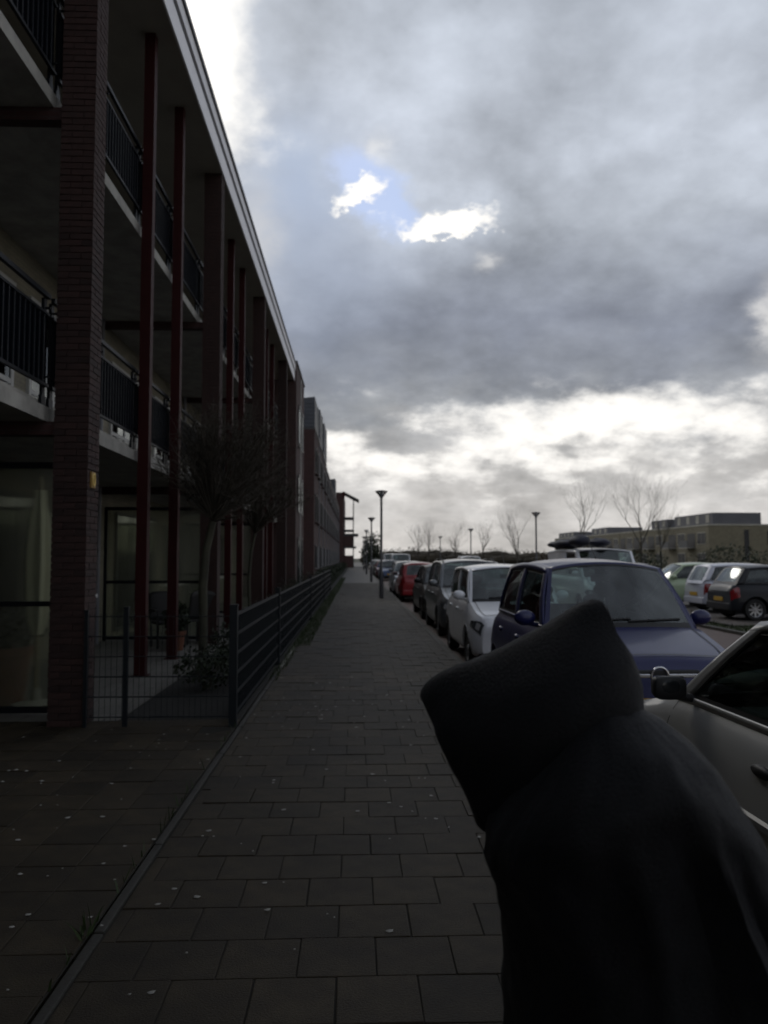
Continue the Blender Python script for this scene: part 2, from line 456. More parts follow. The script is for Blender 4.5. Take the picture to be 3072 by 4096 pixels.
# pale spots of trodden gum
gum_m = mat('trodden_gum', (.30, .29, .26), .8, var=.3, scale=30)
g = MB(); rg = random.Random(5)
for i in range(430):
    y = rg.uniform(2.0, 10.5); x = rg.uniform(-3.4, 1.2) if y < 7.3 else rg.uniform(-1.0, 1.3)
    if x > -1.1 and rg.random() < .45: continue
    r_ = rg.choice((.005, .006, .008, .008, .010, .013, .016)) * (1.0 if rg.random() < .97 else 1.5)
    n = 8; ph = rg.random() * 6
    ring0 = [(x + r_ * (1 + .35 * math.sin(3 * t + ph)) * math.cos(t), y + r_ * (1 + .3 * math.cos(2 * t + ph)) * math.sin(t), .0045) for t in [2*math.pi*k/n for k in range(n)]]
    ring1 = [(x + (p[0] - x) * .6, y + (p[1] - y) * .6, .007) for p in ring0]
    g.rings([ring0, ring1], True, False, True)
tag(g.build('gum_spots', gum_m), 'small pale spots of trodden chewing gum scattered over the paving', 'gum', kind='stuff')
# garden strip behind the fence
sheet('garden_soil', -2.25, -1.1, 7.66, 36, -.006, soil_m, None, 4, 60)
terr_m = brick_mat('terrace_paving', (.11, .105, .09), (.095, .09, .08), (.03, .03, .025), bw=.4, bh=.4, rough=.75, mort=.01)
sheet('terrace', -4.7, -2.25, 7.66, 31.4, .004, terr_m)
sheet('front_yard', -2.35, -1.1, 36, 150, -.004, soil_m)

# ================================================================== GRASS, WEEDS
def blades(boxes, n, h0, h1, seed, w=.006):
    b = MB(); rr = random.Random(seed)
    for (x0, x1, y0, y1, z, wt) in boxes:
        for i in range(int(n * wt)):
            x, y = rr.uniform(x0, x1), rr.uniform(y0, y1); h = rr.uniform(h0, h1); t = rr.uniform(0, 6.3)
            lx, ly = rr.gauss(0, h * .4), rr.gauss(0, h * .4); c_, s_ = math.cos(t) * w, math.sin(t) * w
            b.add([(x - c_, y - s_, z), (x + c_, y + s_, z), (x + lx * .5 + c_ * .6, y + ly * .5 + s_ * .6, z + h * .6), (x + lx * .5 - c_ * .6, y + ly * .5 - s_ * .6, z + h * .6), (x + lx, y + ly, z + h * .95)], [(0, 1, 2, 3), (3, 2, 4)])
    return b
tag(blades([(-1.10, -.98, 10, 24, .0, .25), (-1.10, -.80, 14, 34, 0, 1.2), (-1.1, -.75, 34, 60, 0, 1), (-1.13, -1.09, 3.3, 3.45, 0, .006), (-1.11, -1.09, 1.5, 7.4, 0, .02)], 2600, .02, .10, 3).build('weeds', grass_m),
    'low weeds and grass growing along the edging under the fence', 'weeds', kind='stuff')
tag(blades([(8.45, 15, 9, 19.1, -.165, 1.4), (8.45, 9.3, 19.1, 60, -.165, .5), (15.3, 24, 19, 60, -.165, 1.6)], 9000, .05, .14, 4, .012).build('grass', grass_m),
    'short green grass on the verge beside the parking bays', 'grass', kind='stuff')

# ================================================================== THE APARTMENT BUILDING WITH BALCONIES
YP = [-27.28, -20.31, -13.34, -6.37, .60, 7.57, 14.54, 21.51, 28.48]          # pillar centres
SLABS = [(2.84, 2.98), (5.91, 6.05)]; SOF = 8.70
XW = -4.70                                    # wall behind the balconies
apt = thing('apartment_building', 'dark brick apartment building with red steel columns and stacked balconies', 'building', (XW, 16, 0))
def bp(mb, name, m, parent=apt, **k):
    o = mb.build(name, m, parent, **k); o.matrix_parent_inverse = Matrix.Identity(4)
    if parent is apt: o.location = Vector(o.location) - apt.location
    return o
# brick pillars: mortar core with bricks laid round it
BH, BL, BW, BHT = .0625, .21, .10, .0525
brick_me = {}
for ang in (0, 1):
    d = (BL, BW, BHT) if ang == 0 else (BW, BL, BHT)
    brick_me[ang] = MB().cbox((0, 0, 0), d).mesh('brick', brick_m)
def pillar_bricks(yc, z):
    k = int(round(z / BH)) % 2; h = .16
    if k == 0:
        return [(0, (-h + BL/2, -h + BW/2)), (1, (h - BW/2, -h + BL/2)), (0, (h - BL/2, h - BW/2)), (1, (-h + BW/2, h - BL/2))]
    return [(1, (-h + BW/2, -h + BL/2)), (0, (-h + BL/2, h - BW/2)), (1, (h - BW/2, h - BL/2)), (0, (h - BL/2, -h + BW/2))]
XP = -2.66
for i, yc in enumerate(YP):
    o = bp(MB().box((XP - .152, yc - .152, -.05), (XP + .152, yc + .152, SOF)), 'pillar', mortar_m)
    rest = MB(); nb = 0
    for c_ in range(int(SOF / BH)):
        z = (c_ + .5) * BH
        for (ang, (bx, by)) in pillar_bricks(yc, c_ * BH):
            jit = (random.uniform(-.0015, .0015), random.uniform(-.0015, .0015))
            if i == 5 and nb < 300 and z > .0:
                b_ = link('brick', brick_me[ang], o, (XP + bx + jit[0], yc + by + jit[1], z)); nb += 1
            else:
                d = (BL, BW, BHT) if ang == 0 else (BW, BL, BHT)
                rest.cbox((XP + bx + jit[0], yc + by + jit[1], z), d)
    r_ = rest.build('bricks', brick_m, o); tag(r_, kind='stuff')
# red steel columns
for yb in YP[3:-1]:
    for off in (2.95, 4.72):
        b = MB(); b.box((-2.88, yb + off - .07, 0), (-2.74, yb + off + .07, SOF - .004)); b.box((-2.91, yb + off - .10, 0), (-2.71, yb + off + .10, .02))
        bp(b, 'column', red_steel)
# floor slabs with concrete edges, cross beams
for zi, (z0, z1) in enumerate(SLABS):
    for a_, b_ in zip(YP[:-1] + [YP[-1]], YP[1:] + [31.4]):
        bp(MB().box((XW, a_ + .005, z0), (-2.93, b_ - .005, z1)), 'balcony_slab', concrete)
        # raised edge strip
        bp(MB().box((-3.06, a_ + .01, z1), (-2.985, b_ - .01, z1 + .06)), 'slab_upstand', concrete)
    for yb in YP:
        bp(MB().box((XW, yb - .07, z0 - .13), (XP - .165, yb + .07, z0 - .003)), 'cross_beam', row_brick_dark)
bp(MB().box((XW, YP[0], SOF), (-2.50, 31.4, SOF + .22)), 'roof_soffit', soffit_m)
# fascia: two pale boards with a groove, dark cap
bp(MB().box((-2.498, YP[0], SOF - .01), (-2.47, 31.6, SOF + .34)), 'fascia_board', white_paint)
bp(MB().box((-2.50, YP[0], SOF + .342), (-2.49, 31.6, SOF + .40)), 'fascia_groove', dark_cap)
bp(MB().box((-2.498, YP[0], SOF + .402), (-2.44, 31.6, SOF + .62)), 'fascia_board', white_paint)
bp(MB().box((-2.60, YP[0], SOF + .622), (-2.41, 31.62, SOF + .70)), 'roof_cap', dark_cap)
bp(MB().box((XW - 6, YP[0], SOF + .225), (-2.52, 31.4, SOF + .60)), 'flat_roof', dark_cap)
# wall behind
wall = bp(MB().box((XW - .3, -34, -.05), (XW, 31.4, SOF + .2)), 'wall', cream_wall)
# windows in the back wall
def window(parent, x, y0, y1, z0, z1, mf, sill=None, mullions=(), transom=None, fr=.06, curtain=0, depth=.05, off=Vector((0,0,0)), room=True):
    """a window on a wall that faces +X, at wall plane x"""
    w = MB()
    w.box((x, y0, z0), (x + depth, y0 + fr, z1)); w.box((x, y1 - fr, z0), (x + depth, y1, z1))
    w.box((x, y0 + fr, z0), (x + depth, y1 - fr, z0 + fr)); w.box((x, y0 + fr, z1 - fr), (x + depth, y1 - fr, z1))
    for m_ in mullions: w.box((x, m_ - fr * .4, z0 + fr), (x + depth, m_ + fr * .4, z1 - fr))
    if transom: w.box((x, y0 + fr, transom - fr * .4), (x + depth - .003, y1 - fr, transom + fr * .4))
    o = w.build('window', mf, parent); o.location = off
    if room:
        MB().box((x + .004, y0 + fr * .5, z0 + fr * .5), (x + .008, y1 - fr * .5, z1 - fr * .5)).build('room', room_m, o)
    if curtain:
        cb = MB(); yy = y0 + fr
        span = (y1 - y0 - 2 * fr)
        cb.grid(lambda u, v: (x + .018 + .006 * math.sin(u * 60), yy + span * curtain * u, z0 + fr + (z1 - z0 - 2 * fr) * v), 40, 1).build('curtain', curtain_m, o)
    MB().box((x + .028, y0 + fr * .6, z0 + fr * .6), (x + .034, y1 - fr * .6, z1 - fr * .6)).build('pane', pane_m, o)
    if sill: MB().box((x, y0 - .05, z0 - .07), (x + depth + .11, y1 + .05, z0 - .004)).build('sill', sill, o)
    return o
OFF = -Vector(apt.location)
for bi, yb in enumerate(YP):
    if bi < 4: continue
    ye = YP[bi + 1] if bi + 1 < len(YP) else 31.4
    for lv, zf in ((1, 2.98), (2, 6.05)):
        if ye - yb < 4:
            continue
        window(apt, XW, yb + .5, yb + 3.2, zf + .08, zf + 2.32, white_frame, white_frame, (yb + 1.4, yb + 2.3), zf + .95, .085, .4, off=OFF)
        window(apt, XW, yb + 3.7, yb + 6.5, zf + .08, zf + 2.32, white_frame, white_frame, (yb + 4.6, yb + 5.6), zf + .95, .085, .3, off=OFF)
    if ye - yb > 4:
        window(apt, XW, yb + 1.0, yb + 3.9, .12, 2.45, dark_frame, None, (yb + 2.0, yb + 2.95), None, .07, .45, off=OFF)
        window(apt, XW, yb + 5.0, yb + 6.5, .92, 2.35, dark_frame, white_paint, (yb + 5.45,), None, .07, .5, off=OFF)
        bp(MB().tube((XW + .07, yb + 6.8, 0), (XW + .07, yb + 6.8, 8.6), .04, n=10), 'drain_pipe', mat('grey_pipe', (.16, .16, .175), .4), smooth=40)
# railings
infill_m = mat('dark_perforated_sheet', (.0025, .0032, .0052), .9, spec=.02)
bar_m = mat('bar_steel', (.008, .0095, .013), .55, spec=.2)
bar_me = MB().box((-.006, -.009, 0), (.006, .009, .66)).mesh('bar', bar_m)
def railing(y0, y1, zt, single):
    x = -2.935; zs = zt + .08
    o = MB().box((x - .02, y0, zs + .955), (x + .02, y1, zs + 1.0)).build('railing', black_steel, apt); o.location = OFF
    MB().box((x - .012, y0, zs + .79), (x + .012, y1, zs + .815)).build('mid_rail', black_steel, o)
    MB().box((x - .015, y0, zs + .105), (x + .015, y1, zs + .135)).build('bottom_rail', black_steel, o)
    MB().box((x - .0125, y0 + .01, zs + .137), (x - .0095, y1 - .01, zs + .788)).build('infill_panel', infill_m, o)
    n = max(2, int(round((y1 - y0) / 1.75)) + 1)
    for k in range(n):
        y = y0 + .04 + (y1 - y0 - .08) * k / (n - 1)
        b = MB(); b.box((x - .045, y - .03, zs - .1), (x - .016, y + .03, zs + .953)); b.box((x - .044, y - .05, zs - .12), (x - .015, y + .05, zs + .02))
        b.tube((x - .02, y, zs + .86), (x + .03, y, zs + .86), .012, n=6); b.tube((x - .02, y, zs + .2), (x + .03, y, zs + .2), .012, n=6)
        b.build('post', black_steel, o)
    k = int((y1 - y0) / .105); jb = MB()
    for i in range(1, k):
        y = y0 + (y1 - y0) * i / k
        if single: link('bar', bar_me, o, (x, y, zs + .132))
        else: jb.box((x - .006, y - .009, zs + .132), (x + .006, y + .009, zs + .792))
    if not single: tag(jb.build('bars', bar_m, o), kind='stuff')
for bi, yb in enumerate(YP[:-1]):
    if bi < 4: continue
    cuts = [yb + .02, yb + 2.95, yb + 4.72, YP[bi + 1] - .02]
    for (z0, z1) in SLABS:
        for a_, b_ in zip(cuts[:-1], cuts[1:]):
            pa = .03; pb = .03
            railing(a_ + pa, b_ - pb, z1, 4 <= bi <= 5)
for (z0, z1) in SLABS: railing(YP[-1] + .05, 31.3, z1, False)
# closed brick end bay
endb = MB().box((-9, 31.62, -.05), (-2.40, 36.3, 9.45)); bp(endb, 'end_bay_wall', row_brick)
bp(MB().box((-9.05, 31.60, 9.452), (-2.36, 36.34, 9.52)), 'end_bay_cap', dark_cap)
for (z0, z1) in ((.4, 2.4), (3.4, 5.0), (6.2, 7.9)):
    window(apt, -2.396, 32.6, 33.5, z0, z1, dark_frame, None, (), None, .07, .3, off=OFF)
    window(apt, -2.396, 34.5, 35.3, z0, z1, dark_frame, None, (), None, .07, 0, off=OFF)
bp(MB().box((-2.399, 34.05, 0), (-2.36, 34.12, 9.3)), 'drain_pipe', white_frame)
# house-number plate on the near pillar
brass = mat('yellow_number_plate', (.26, .15, .03), .4); brass_l = mat('plate_rim', (.75, .55, .18), .35)
pl = bp(MB().box((XP + .161, 7.480, 2.21), (XP + .176, 7.595, 2.36)), 'number_plate', brass)
rb = MB(); pr = []
for k in range(20):
    t = 2 * math.pi * k / 20; pr.append((XP + .180, 7.538 + .032 * math.cos(t), 2.285 + .058 * math.sin(t)))
rb.path(pr + [pr[0]], .007, 6); rb.build('number_rim', brass_l, pl, smooth=60)

# ------------------------------------------------------------------ ribbed glass screens between the terraces
def ribbed():
    m = bpy.data.materials.new('ribbed_glass'); m.use_nodes = True; t = m.node_tree; t.nodes.clear(); S.nt = t
    o = t.nodes.new('ShaderNodeOutputMaterial')
    rf = t.nodes.new('ShaderNodeBsdfRefraction'); rf.inputs['IOR'].default_value = 1.12; rf.inputs['Roughness'].default_value = .14; rf.inputs['Color'].default_value = (.72, .74, .66, 1)
    tl = t.nodes.new('ShaderNodeBsdfTranslucent'); tl.inputs['Color'].default_value = (.42, .43, .37, 1)
    gl = t.nodes.new('ShaderNodeBsdfGlossy'); gl.inputs['Roughness'].default_value = .25
    co = t.nodes.new('ShaderNodeTexCoord'); wv = t.nodes.new('ShaderNodeTexWave'); wv.wave_type = 'BANDS'; wv.bands_direction = 'X'
    wv.inputs['Scale'].default_value = 22; t.links.new(co.outputs['Object'], wv.inputs['Vector'])
    b = t.nodes.new('ShaderNodeBump'); b.inputs['Strength'].default_value = .35; b.inputs['Distance'].default_value = .004
    t.links.new(wv.outputs['Fac'], b.inputs['Height'])
    for s_ in (rf, gl): t.links.new(b.outputs[0], s_.inputs['Normal'])
    m1 = t.nodes.new('ShaderNodeMixShader'); m1.inputs[0].default_value = .10
    t.links.new(rf.outputs[0], m1.inputs[1]); t.links.new(tl.outputs[0], m1.inputs[2])
    m2 = t.nodes.new('ShaderNodeMixShader'); m2.inputs[0].default_value = .05
    t.links.new(m1.outputs[0], m2.inputs[1]); t.links.new(gl.outputs[0], m2.inputs[2]); t.links.new(m2.outputs[0], o.inputs[0])
    return m
rib_m = ribbed()
for k, (y, lab) in enumerate(((7.95, 'ribbed frosted glass privacy screen in black frame behind the nearest brick pillar'),
                              (14.95, 'ribbed glass privacy screen behind the two nearest red columns'),
                              (21.9, 'ribbed glass privacy screen at the third brick pillar'))):
    s_ = thing('privacy_screen', lab, 'screen', ((XW - 2.72) / 2, y, 0), 0, 'terrace privacy screens')
    w = -2.72 - XW; f = MB()
    f.box((-w/2, -.025, .0), (-w/2 + .05, .025, 2.5)); f.box((w/2 - .05, -.025, 0), (w/2, .025, 2.5))
    f.box((-w/2 + .05, -.024, .03), (w/2 - .05, .024, .09)); f.box((-w/2 + .05, -.024, 1.07), (w/2 - .05, .024, 1.12)); f.box((-w/2 + .05, -.024, 2.44), (w/2 - .05, .024, 2.5))
    f.build('frame', black_steel, s_)
    MB().box((-w/2 + .05, -.004, .09), (w/2 - .05, .004, 1.07)).build('lower_pane', rib_m, s_)
    MB().box((-w/2 + .05, -.004, 1.12), (w/2 - .05, .004, 2.44)).build('upper_pane', rib_m, s_)

# ------------------------------------------------------------------ mesh fence round the front gardens
def fence_panel(axis, p0, p1, xz, parent, h=1.03, step=.05, rh=.022, wv=.0028):
    """double-bar mesh panel from p0 to p1 along axis at constant other coordinate"""
    b = MB(); n = int(abs(p1 - p0) / step)
    def P(t, d, z): return (xz + d, t, z) if axis == 'y' else (t, xz + d, z)
    for i in range(n + 1):
        t = p0 + (p1 - p0) * i / n; a_ = P(t - wv, -wv, .05); c_ = P(t + wv, wv, h); b.box(a_, c_)
    o = b.build('wire_mesh', fence_m, parent)
    for k in range(6):
        z = .08 + k * (h - .11) / 5
        r_ = MB()
        for d in (-.011, .006): r_.box(P(p0, d, z), P(p1, d + .006, z + rh))
        r_.build('rail', fence_m, parent)
def post(parent, x, y, h=1.10, w=.03):
    b = MB().box((x - w, y - w, -.05), (x + w, y + w, h)); b.box((x - w - .004, y - w - .004, h), (x + w + .004, y + w + .004, h + .015)); b.build('post', fence_m, parent)
FY = [7.43, 11.6, 19.8, 27.9, 35.7]
fen = thing('mesh_fence', 'dark wire mesh fence running along the pavement edge beside the gardens', 'fence')
for a_, b_ in zip(FY[:-1], FY[1:]): fence_panel('y', a_ + .03, b_ - .03, -1.13, fen, 1.03, .05, .030, .0034)
for i_, y in enumerate(FY): post(fen, -1.13, y, 1.10, .035)
fr2 = thing('garden_gate_fence', 'short dark mesh fence between the nearest brick pillar and the fence corner', 'fence')
fence_panel('x', -2.46, -1.17, 7.43, fr2, 1.03, .05, .008, .0018); post(fr2, -2.12, 7.43, 1.08, .02); post(fr2, -2.475, 7.40, 1.05, .015)
# ================================================================== ROW OF TERRACED HOUSES BEYOND
def house(y0, y1, xf, h, lab, slate_box=None, m=None, end=False, white=True):
    o = thing('terraced_house', lab, 'house', (xf - 3, (y0 + y1) / 2, 0), 0, 'terraced houses along the pavement')
    off = -Vector(o.location)
    def pt(mb, name, mm, par=o):
        q = mb.build(name, mm, par); q.location = off if par is o else (0, 0, 0); return q
    pt(MB().box((xf - 8, y0 + .01, -.05), (xf, y1 - .01, h)), 'wall', m or row_brick)
    pt(MB().box((xf - 8.02, y0 + .012, h + .002), (xf + .05, y1 - .012, h + .12)), 'roof_edge', dark_cap)
    if slate_box:
        a_, b_, hz = slate_box
        r_ = MB(); x1 = xf + .02; x0 = xf - 5
        r_.add([(x1, a_, h + .125), (x1, b_, h + .125), (x1, b_, hz), (x1, a_, hz), (x0, a_, h + .125), (x0, b_, h + .125), (x0, b_, hz - .5), (x0, a_, hz - .5)],
               [(0, 1, 2, 3), (4, 7, 6, 5), (0, 3, 7, 4), (1, 5, 6, 2), (3, 2, 6, 7), (0, 4, 5, 1)])
        pt(r_, 'slate_roof_box', slate)
        k = int((hz - h - .13) / .22)
        for j in range(k):      # courses of slate
            z = h + .14 + j * .22
            pt(MB().add([(x0, a_ - .004, z), (x1 + .004, a_ - .004, z), (x1 + .004, a_ - .018, z + .01), (x0, a_ - .018, z + .01), (x0, a_ - .004, z + .2), (x1 + .004, a_ - .004, z + .2)], [(3, 2, 5, 4), (0, 1, 2, 3)]), 'slate_course', slate)
        pt(MB().box((x1 + .005, b_ - .35, h + .15), (x1 + .06, b_ - .2, hz)), 'roof_trim', white_frame)
    w = y1 - y0
    for (z0, z1) in ((.9, 2.3), (3.6, 5.2), (6.4, 7.9)):
        if z1 > h - .3: continue
        for t in (.28, .68):
            if z0 < 1 and t > .5:
                d_ = MB().box((xf + .002, y0 + w * .6, 0), (xf + .05, y0 + w * .6 + .95, 2.2)); dd = pt(d_, 'door', mat('house_door', (.05, .06, .07), .5))
                MB().box((xf + .05, y0 + w * .6 + .1, 1.0), (xf + .09, y0 + w * .6 + .16, 1.12)).build('handle', white_frame, dd)
                continue
            window(o, xf + .002, y0 + w * t - .6, y0 + w * t + .6, z0, z1, dark_frame, row_brick_dark, (y0 + w * t,), None, .07, .3, off=off)
    pt(MB().box((xf + .003, y1 - .22, 0), (xf + .075, y1 - .14, h - .1)), 'drain_pipe', mat('grey_pipe', (.16, .16, .175), .4))
    return o
YH = [44, 50, 56, 62, 68, 74, 80, 86, 92, 98, 104, 110]
labs = ['red brick terraced house nearest beyond the balcony building, with dark slate box roof', 'second terraced house of the row, with a slate box roof',
        'third terraced house of the row, with a slate box roof', 'fourth terraced house of the row, with flat roof', 'fifth terraced house of the row, with flat roof',
        'sixth terraced house of the row, with flat roof', 'seventh terraced house of the row, with flat roof', 'eighth terraced house, with a small slate roof box above the flat roofs',
        'ninth terraced house of the row, brick greyed for distance haze, with flat roof', 'tenth terraced house of the row, brick greyed for distance haze, with flat roof', 'last terraced house before the projecting balcony tower']
row_hazed = brick_mat('hazed_brown_brick', (.062, .042, .040), (.052, .035, .033), (.048, .038, .037))  # distance haze put into the brick colour of the far houses
boxes = {0: (44.02, 47.5, 10.6), 1: (50.5, 53.5, 11.1), 2: (57.5, 61, 11.4), 7: (88.2, 90.6, 10.4)}
for i in range(11):
    house(YH[i], YH[i + 1], -2.32, 8.75 if i < 3 else 8.5 - .02 * i, labs[i], boxes.get(i), (row_brick_dark if i == 0 else row_brick if i < 7 else row_hazed))
# projecting balcony tower at the far end
bt = thing('balcony_tower', 'far apartment block with open balconies projecting over the pavement end', 'building', (-4, 132, 0))
off = -Vector(bt.location)
def tpt(mb, name, mm): q = mb.build(name, mm, bt); q.location = off; return q
tpt(MB().box((-9, 126, -.05), (-1.95, 150, 12.0)), 'wall', row_brick_dark)
tpt(MB().box((-2.1, 125.9, 11.0), (-1.75, 126.6, 12.1)), 'red_corner', red_steel)
tpt(MB().add([(-1.95, 126, 11.9), (.55, 126, 10.6), (.55, 131, 10.6), (-1.95, 131, 11.9), (-1.95, 126, 12.15), (.55, 126, 10.85), (.55, 131, 10.85), (-1.95, 131, 12.15)],
             [(0, 3, 2, 1), (4, 5, 6, 7), (0, 1, 5, 4), (1, 2, 6, 5), (2, 3, 7, 6), (3, 0, 4, 7)]), 'canopy', dark_cap)
for z in (3.2, 5.9, 7.9): tpt(MB().box((-1.94, 126.2, z - .12), (-.25 if z > 4 else .1, 131, z + .14)), 'balcony_slab', dark_cap)
tpt(MB().box((-1.94, 126.2, 5.0), (.45, 131, 5.4)), 'balcony_canopy', dark_cap)
for x in (-.35,):
    for y in (126.5, 130.6): tpt(MB().box((x - .08, y - .08, 0), (x + .08, y + .08, 10.9)), 'balcony_post', dark_cap)
for z in (.0, 3.34): tpt(MB().box((-1.94, 126.25, z), (-.4, 130.9, z + 1.9)), 'parapet', row_brick_dark)

# ================================================================== APARTMENT ROW ACROSS THE FIELD
yel = brick_mat('yellow_brick', (.20, .175, .115), (.17, .15, .10), (.13, .12, .09))
grey_top = mat('grey_metal_cladding', (.11, .11, .12), .6, var=.2, scale=.5)
pale_panel = mat('pale_panel', (.40, .38, .32), .7, var=.2, scale=.8)
fa = 0
for k, (y0, y1, top, lab) in enumerate(((112, 128, (112.5, 126, 1.9), 'nearest yellow brick apartment block with grey roof storey, at the far right across the field'),
                                   (128.2, 150, (129, 136, 1.7), 'middle block of the yellow brick apartments across the field'),
                                   (150.2, 172, (160, 171, 1.6), 'third block of the yellow brick apartments across the field'),
                                   (172.2, 200, (185, 199, 1.5), 'farthest low block of the yellow brick apartments across the field'))):
    XF = 51.0; h = 6.2
    b_ = thing('apartment_block', lab, 'building', (XF + 5, (y0 + y1) / 2, 0), 0, 'apartments across the field')
    off = -Vector(b_.location)
    def fp(mb, name, mm, par=b_):
        q = mb.build(name, mm, par); q.location = off if par is b_ else (0, 0, 0); return q
    fp(MB().box((XF, y0, -.2), (XF + 11, y1, h)), 'wall', yel)
    fp(MB().box((XF - .06, y0 - .06, h + .003), (XF + 11.06, y1 + .05, h + .22)), 'parapet', pale_panel)
    fp(MB().box((XF + .8, top[0], h + .225), (XF + 8, top[1], h + top[2])), 'roof_storey', grey_top)
    yy = top[0] + 1.0
    while yy < top[1] - 1.5:
        fp(MB().box((XF + .76, yy, h + .5), (XF + .797, yy + 1.1, h + top[2] - .25)), 'window', pale_panel); yy += 3.4
    yy = y0 + 1.0; i = 0
    while yy < y1 - 2.6:
        for (z0, z1) in ((.5, 2.3), (3.5, 5.3)):
            if i % 2 == 0:
                f_ = fp(MB().box((XF - .05, yy, z0), (XF - .004, yy + 2.8, z1)), 'window', pale_panel)
                MB().box((XF - .075, yy + .12, z0 + .12), (XF - .053, yy + 1.33, z1 - .12)).build('pane', dark_frame, f_)
                MB().box((XF - .075, yy + 1.45, z0 + .12), (XF - .053, yy + 2.68, z1 - .12)).build('pane', dark_frame, f_)
            elif z0 > 3:
                f_ = fp(MB().box((XF - 1.3, yy - .2, 2.95), (XF - .003, yy + 3.0, 3.1)), 'balcony', concrete)
                MB().box((XF - 1.3, yy - .2, 3.1), (XF - 1.25, yy + 3.0, 4.1)).build('parapet', mat('dark_balcony_panel', (.03, .035, .04), .4), f_)
                MB().box((XF - .03, yy, 3.12), (XF - .006, yy + 2.8, 5.2)).build('glazing', dark_frame, f_)
        yy += 3.6; i += 1
    if k == 0:
        for (x0, z0, z1) in ((XF + 5.2, 1.2, 5.6), (XF + 8.6, 3.4, 5.4)): fp(MB().box((x0, y0 - .05, z0), (x0 + .7, y0 - .003, z1)), 'side_window', dark_frame)

# ================================================================== STREET LAMPS
pole_m = mat('lamp_pole', (.055, .055, .06), .45); lens_m = glass_mat('lamp_cone', (.9, .92, .95), .75, .1); lamp_in = mat('lamp_core', (.35, .35, .36), .5)
def lamp(x, y, lab):
    o = thing('street_lamp', lab, 'street lamp', (x, y, 0 if x < 2 else -.16), 0, 'cone lamps along the street')
    MB().lathe([(.085, -.1), (.085, .95), (.075, 1.0), (.05, 1.04), (.045, 3.82)], 14).build('pole', pole_m, o, smooth=40)
    MB().lathe([(.05, 3.82), (.06, 3.9), (.225, 4.09), (.235, 4.11)], 20, cap0=False, cap1=False).build('cone', lens_m, o, smooth=60)
    MB().lathe([(.04, 3.83), (.07, 3.98), (.05, 4.08)], 12).build('reflector', lamp_in, o, smooth=40)
    MB().lathe([(.21, 4.10), (.245, 4.112), (.245, 4.135), (.10, 4.165), (.02, 4.17)], 20).build('cap', pole_m, o, smooth=40)
    for k in range(4):
        t = k * math.pi / 2 + .4
        MB().tube((.06 * math.cos(t), .06 * math.sin(t), 3.89), (.232 * math.cos(t), .232 * math.sin(t), 4.11), .009, n=5).build('strut', pole_m, o)
for x, y, l in ((1.0, 30.5, 'tall cone lamp nearest on the left pavement beside the red car'), (1.03, 51, 'second cone lamp along the left pavement'), (1.03, 74, 'third cone lamp along the left pavement'),
                (1.03, 97, 'fourth cone lamp along the left pavement, small and far'), (9.7, 42, 'nearest cone lamp across the road beside the brown shrubs'), (9.7, 66, 'second cone lamp across the road'), (9.7, 90, 'farthest cone lamp across the road')):
    lamp(x, y, l)

# ================================================================== TREES AND SHRUBS
bark = mat('grey_brown_bark', (.055, .045, .035), .9, var=.4, scale=6, bump=.5)
twig_m = mat('dark_twigs', (.042, .035, .025), .9)
moss_bark = mat('mossy_bark', (.050, .048, .030), .9, var=.5, scale=5, bump=.5)
leafd = mat('dark_leaf', (.020, .032, .010), .7, var=.5, scale=3)
leafb = mat('brown_leaf', (.065, .030, .012), .8, var=.4, scale=2)
def grow(b, rr, p, d, L, r, depth, spread=.5, up=.12, n=5, kids=(2, 3), shrink=.72):
    segs = 3 if depth > 1 else 2
    for k in range(segs):
        q = p + d * (L / segs); r2 = r * (.88 if k < segs - 1 else .78)
        b.tube(p, q, r, r2, n if r > .012 else 3, False); p, r = q, r2
        d = (d + Vector((rr.gauss(0, .12), rr.gauss(0, .12), rr.gauss(0, .06) + up * .3))).normalized()
        if depth > 0 and k < segs - 1 and rr.random() < .55:
            side = Vector((rr.gauss(0, 1), rr.gauss(0, 1), rr.gauss(.1, .5))).normalized()
            grow(b, rr, p.copy(), (d * .7 + side * spread * 1.3 + Vector((0, 0, up))).normalized(), L * shrink * .8, r * .55, depth - 1, spread, up, n, kids, shrink)
    if depth == 0: return
    for k in range(rr.randint(*kids)):
        side = Vector((rr.gauss(0, 1), rr.gauss(0, 1), rr.gauss(0, .4))).normalized()
        grow(b, rr, p.copy(), (d + side * spread + Vector((0, 0, up))).normalized(), L * shrink * rr.uniform(.8, 1.15), r * .68, depth - 1, spread, up, n, kids, shrink)
def bare_tree(lab, x, y, z, H, trunk, r, depth, seed, spread=.55, group='bare street trees', lean=0.0, kids=(2, 3)):
    rr = random.Random(seed); o = thing('bare_tree', lab, 'tree', (x, y, z), 0, group)
    t = MB(); p = Vector((0, 0, -.1)); d = Vector((lean, 0, 1)).normalized(); rad = r; segs = 5
    for k in range(segs):
        q = p + d * (trunk / segs); t.tube(p, q, rad * (1.15 if k == 0 else 1), rad * .93, 9, False); p = q; rad *= .93
        d = (d + Vector((rr.gauss(0, .05), rr.gauss(0, .05), .05))).normalized()
    t.build('trunk', bark, o, smooth=60)
    c_ = MB()
    for k in range(rr.randint(3, 4)):
        side = Vector((rr.gauss(0, 1), rr.gauss(0, 1), 0)).normalized()
        grow(c_, rr, p.copy(), (d + side * .5).normalized(), (H - trunk) * .42, rad * .45, depth, spread, .18, 6, kids)
    grow(c_, rr, p.copy(), d, (H - trunk) * .42, rad * .6, depth, spread, .2, 6, kids)
    c_.build('crown', twig_m, o)
    return o
bare_tree('tall bare tree standing in front of the yellow apartments, right of the other tall tree', 22.0, 60, -.16, 8.2, 2.7, .12, 5, 21)
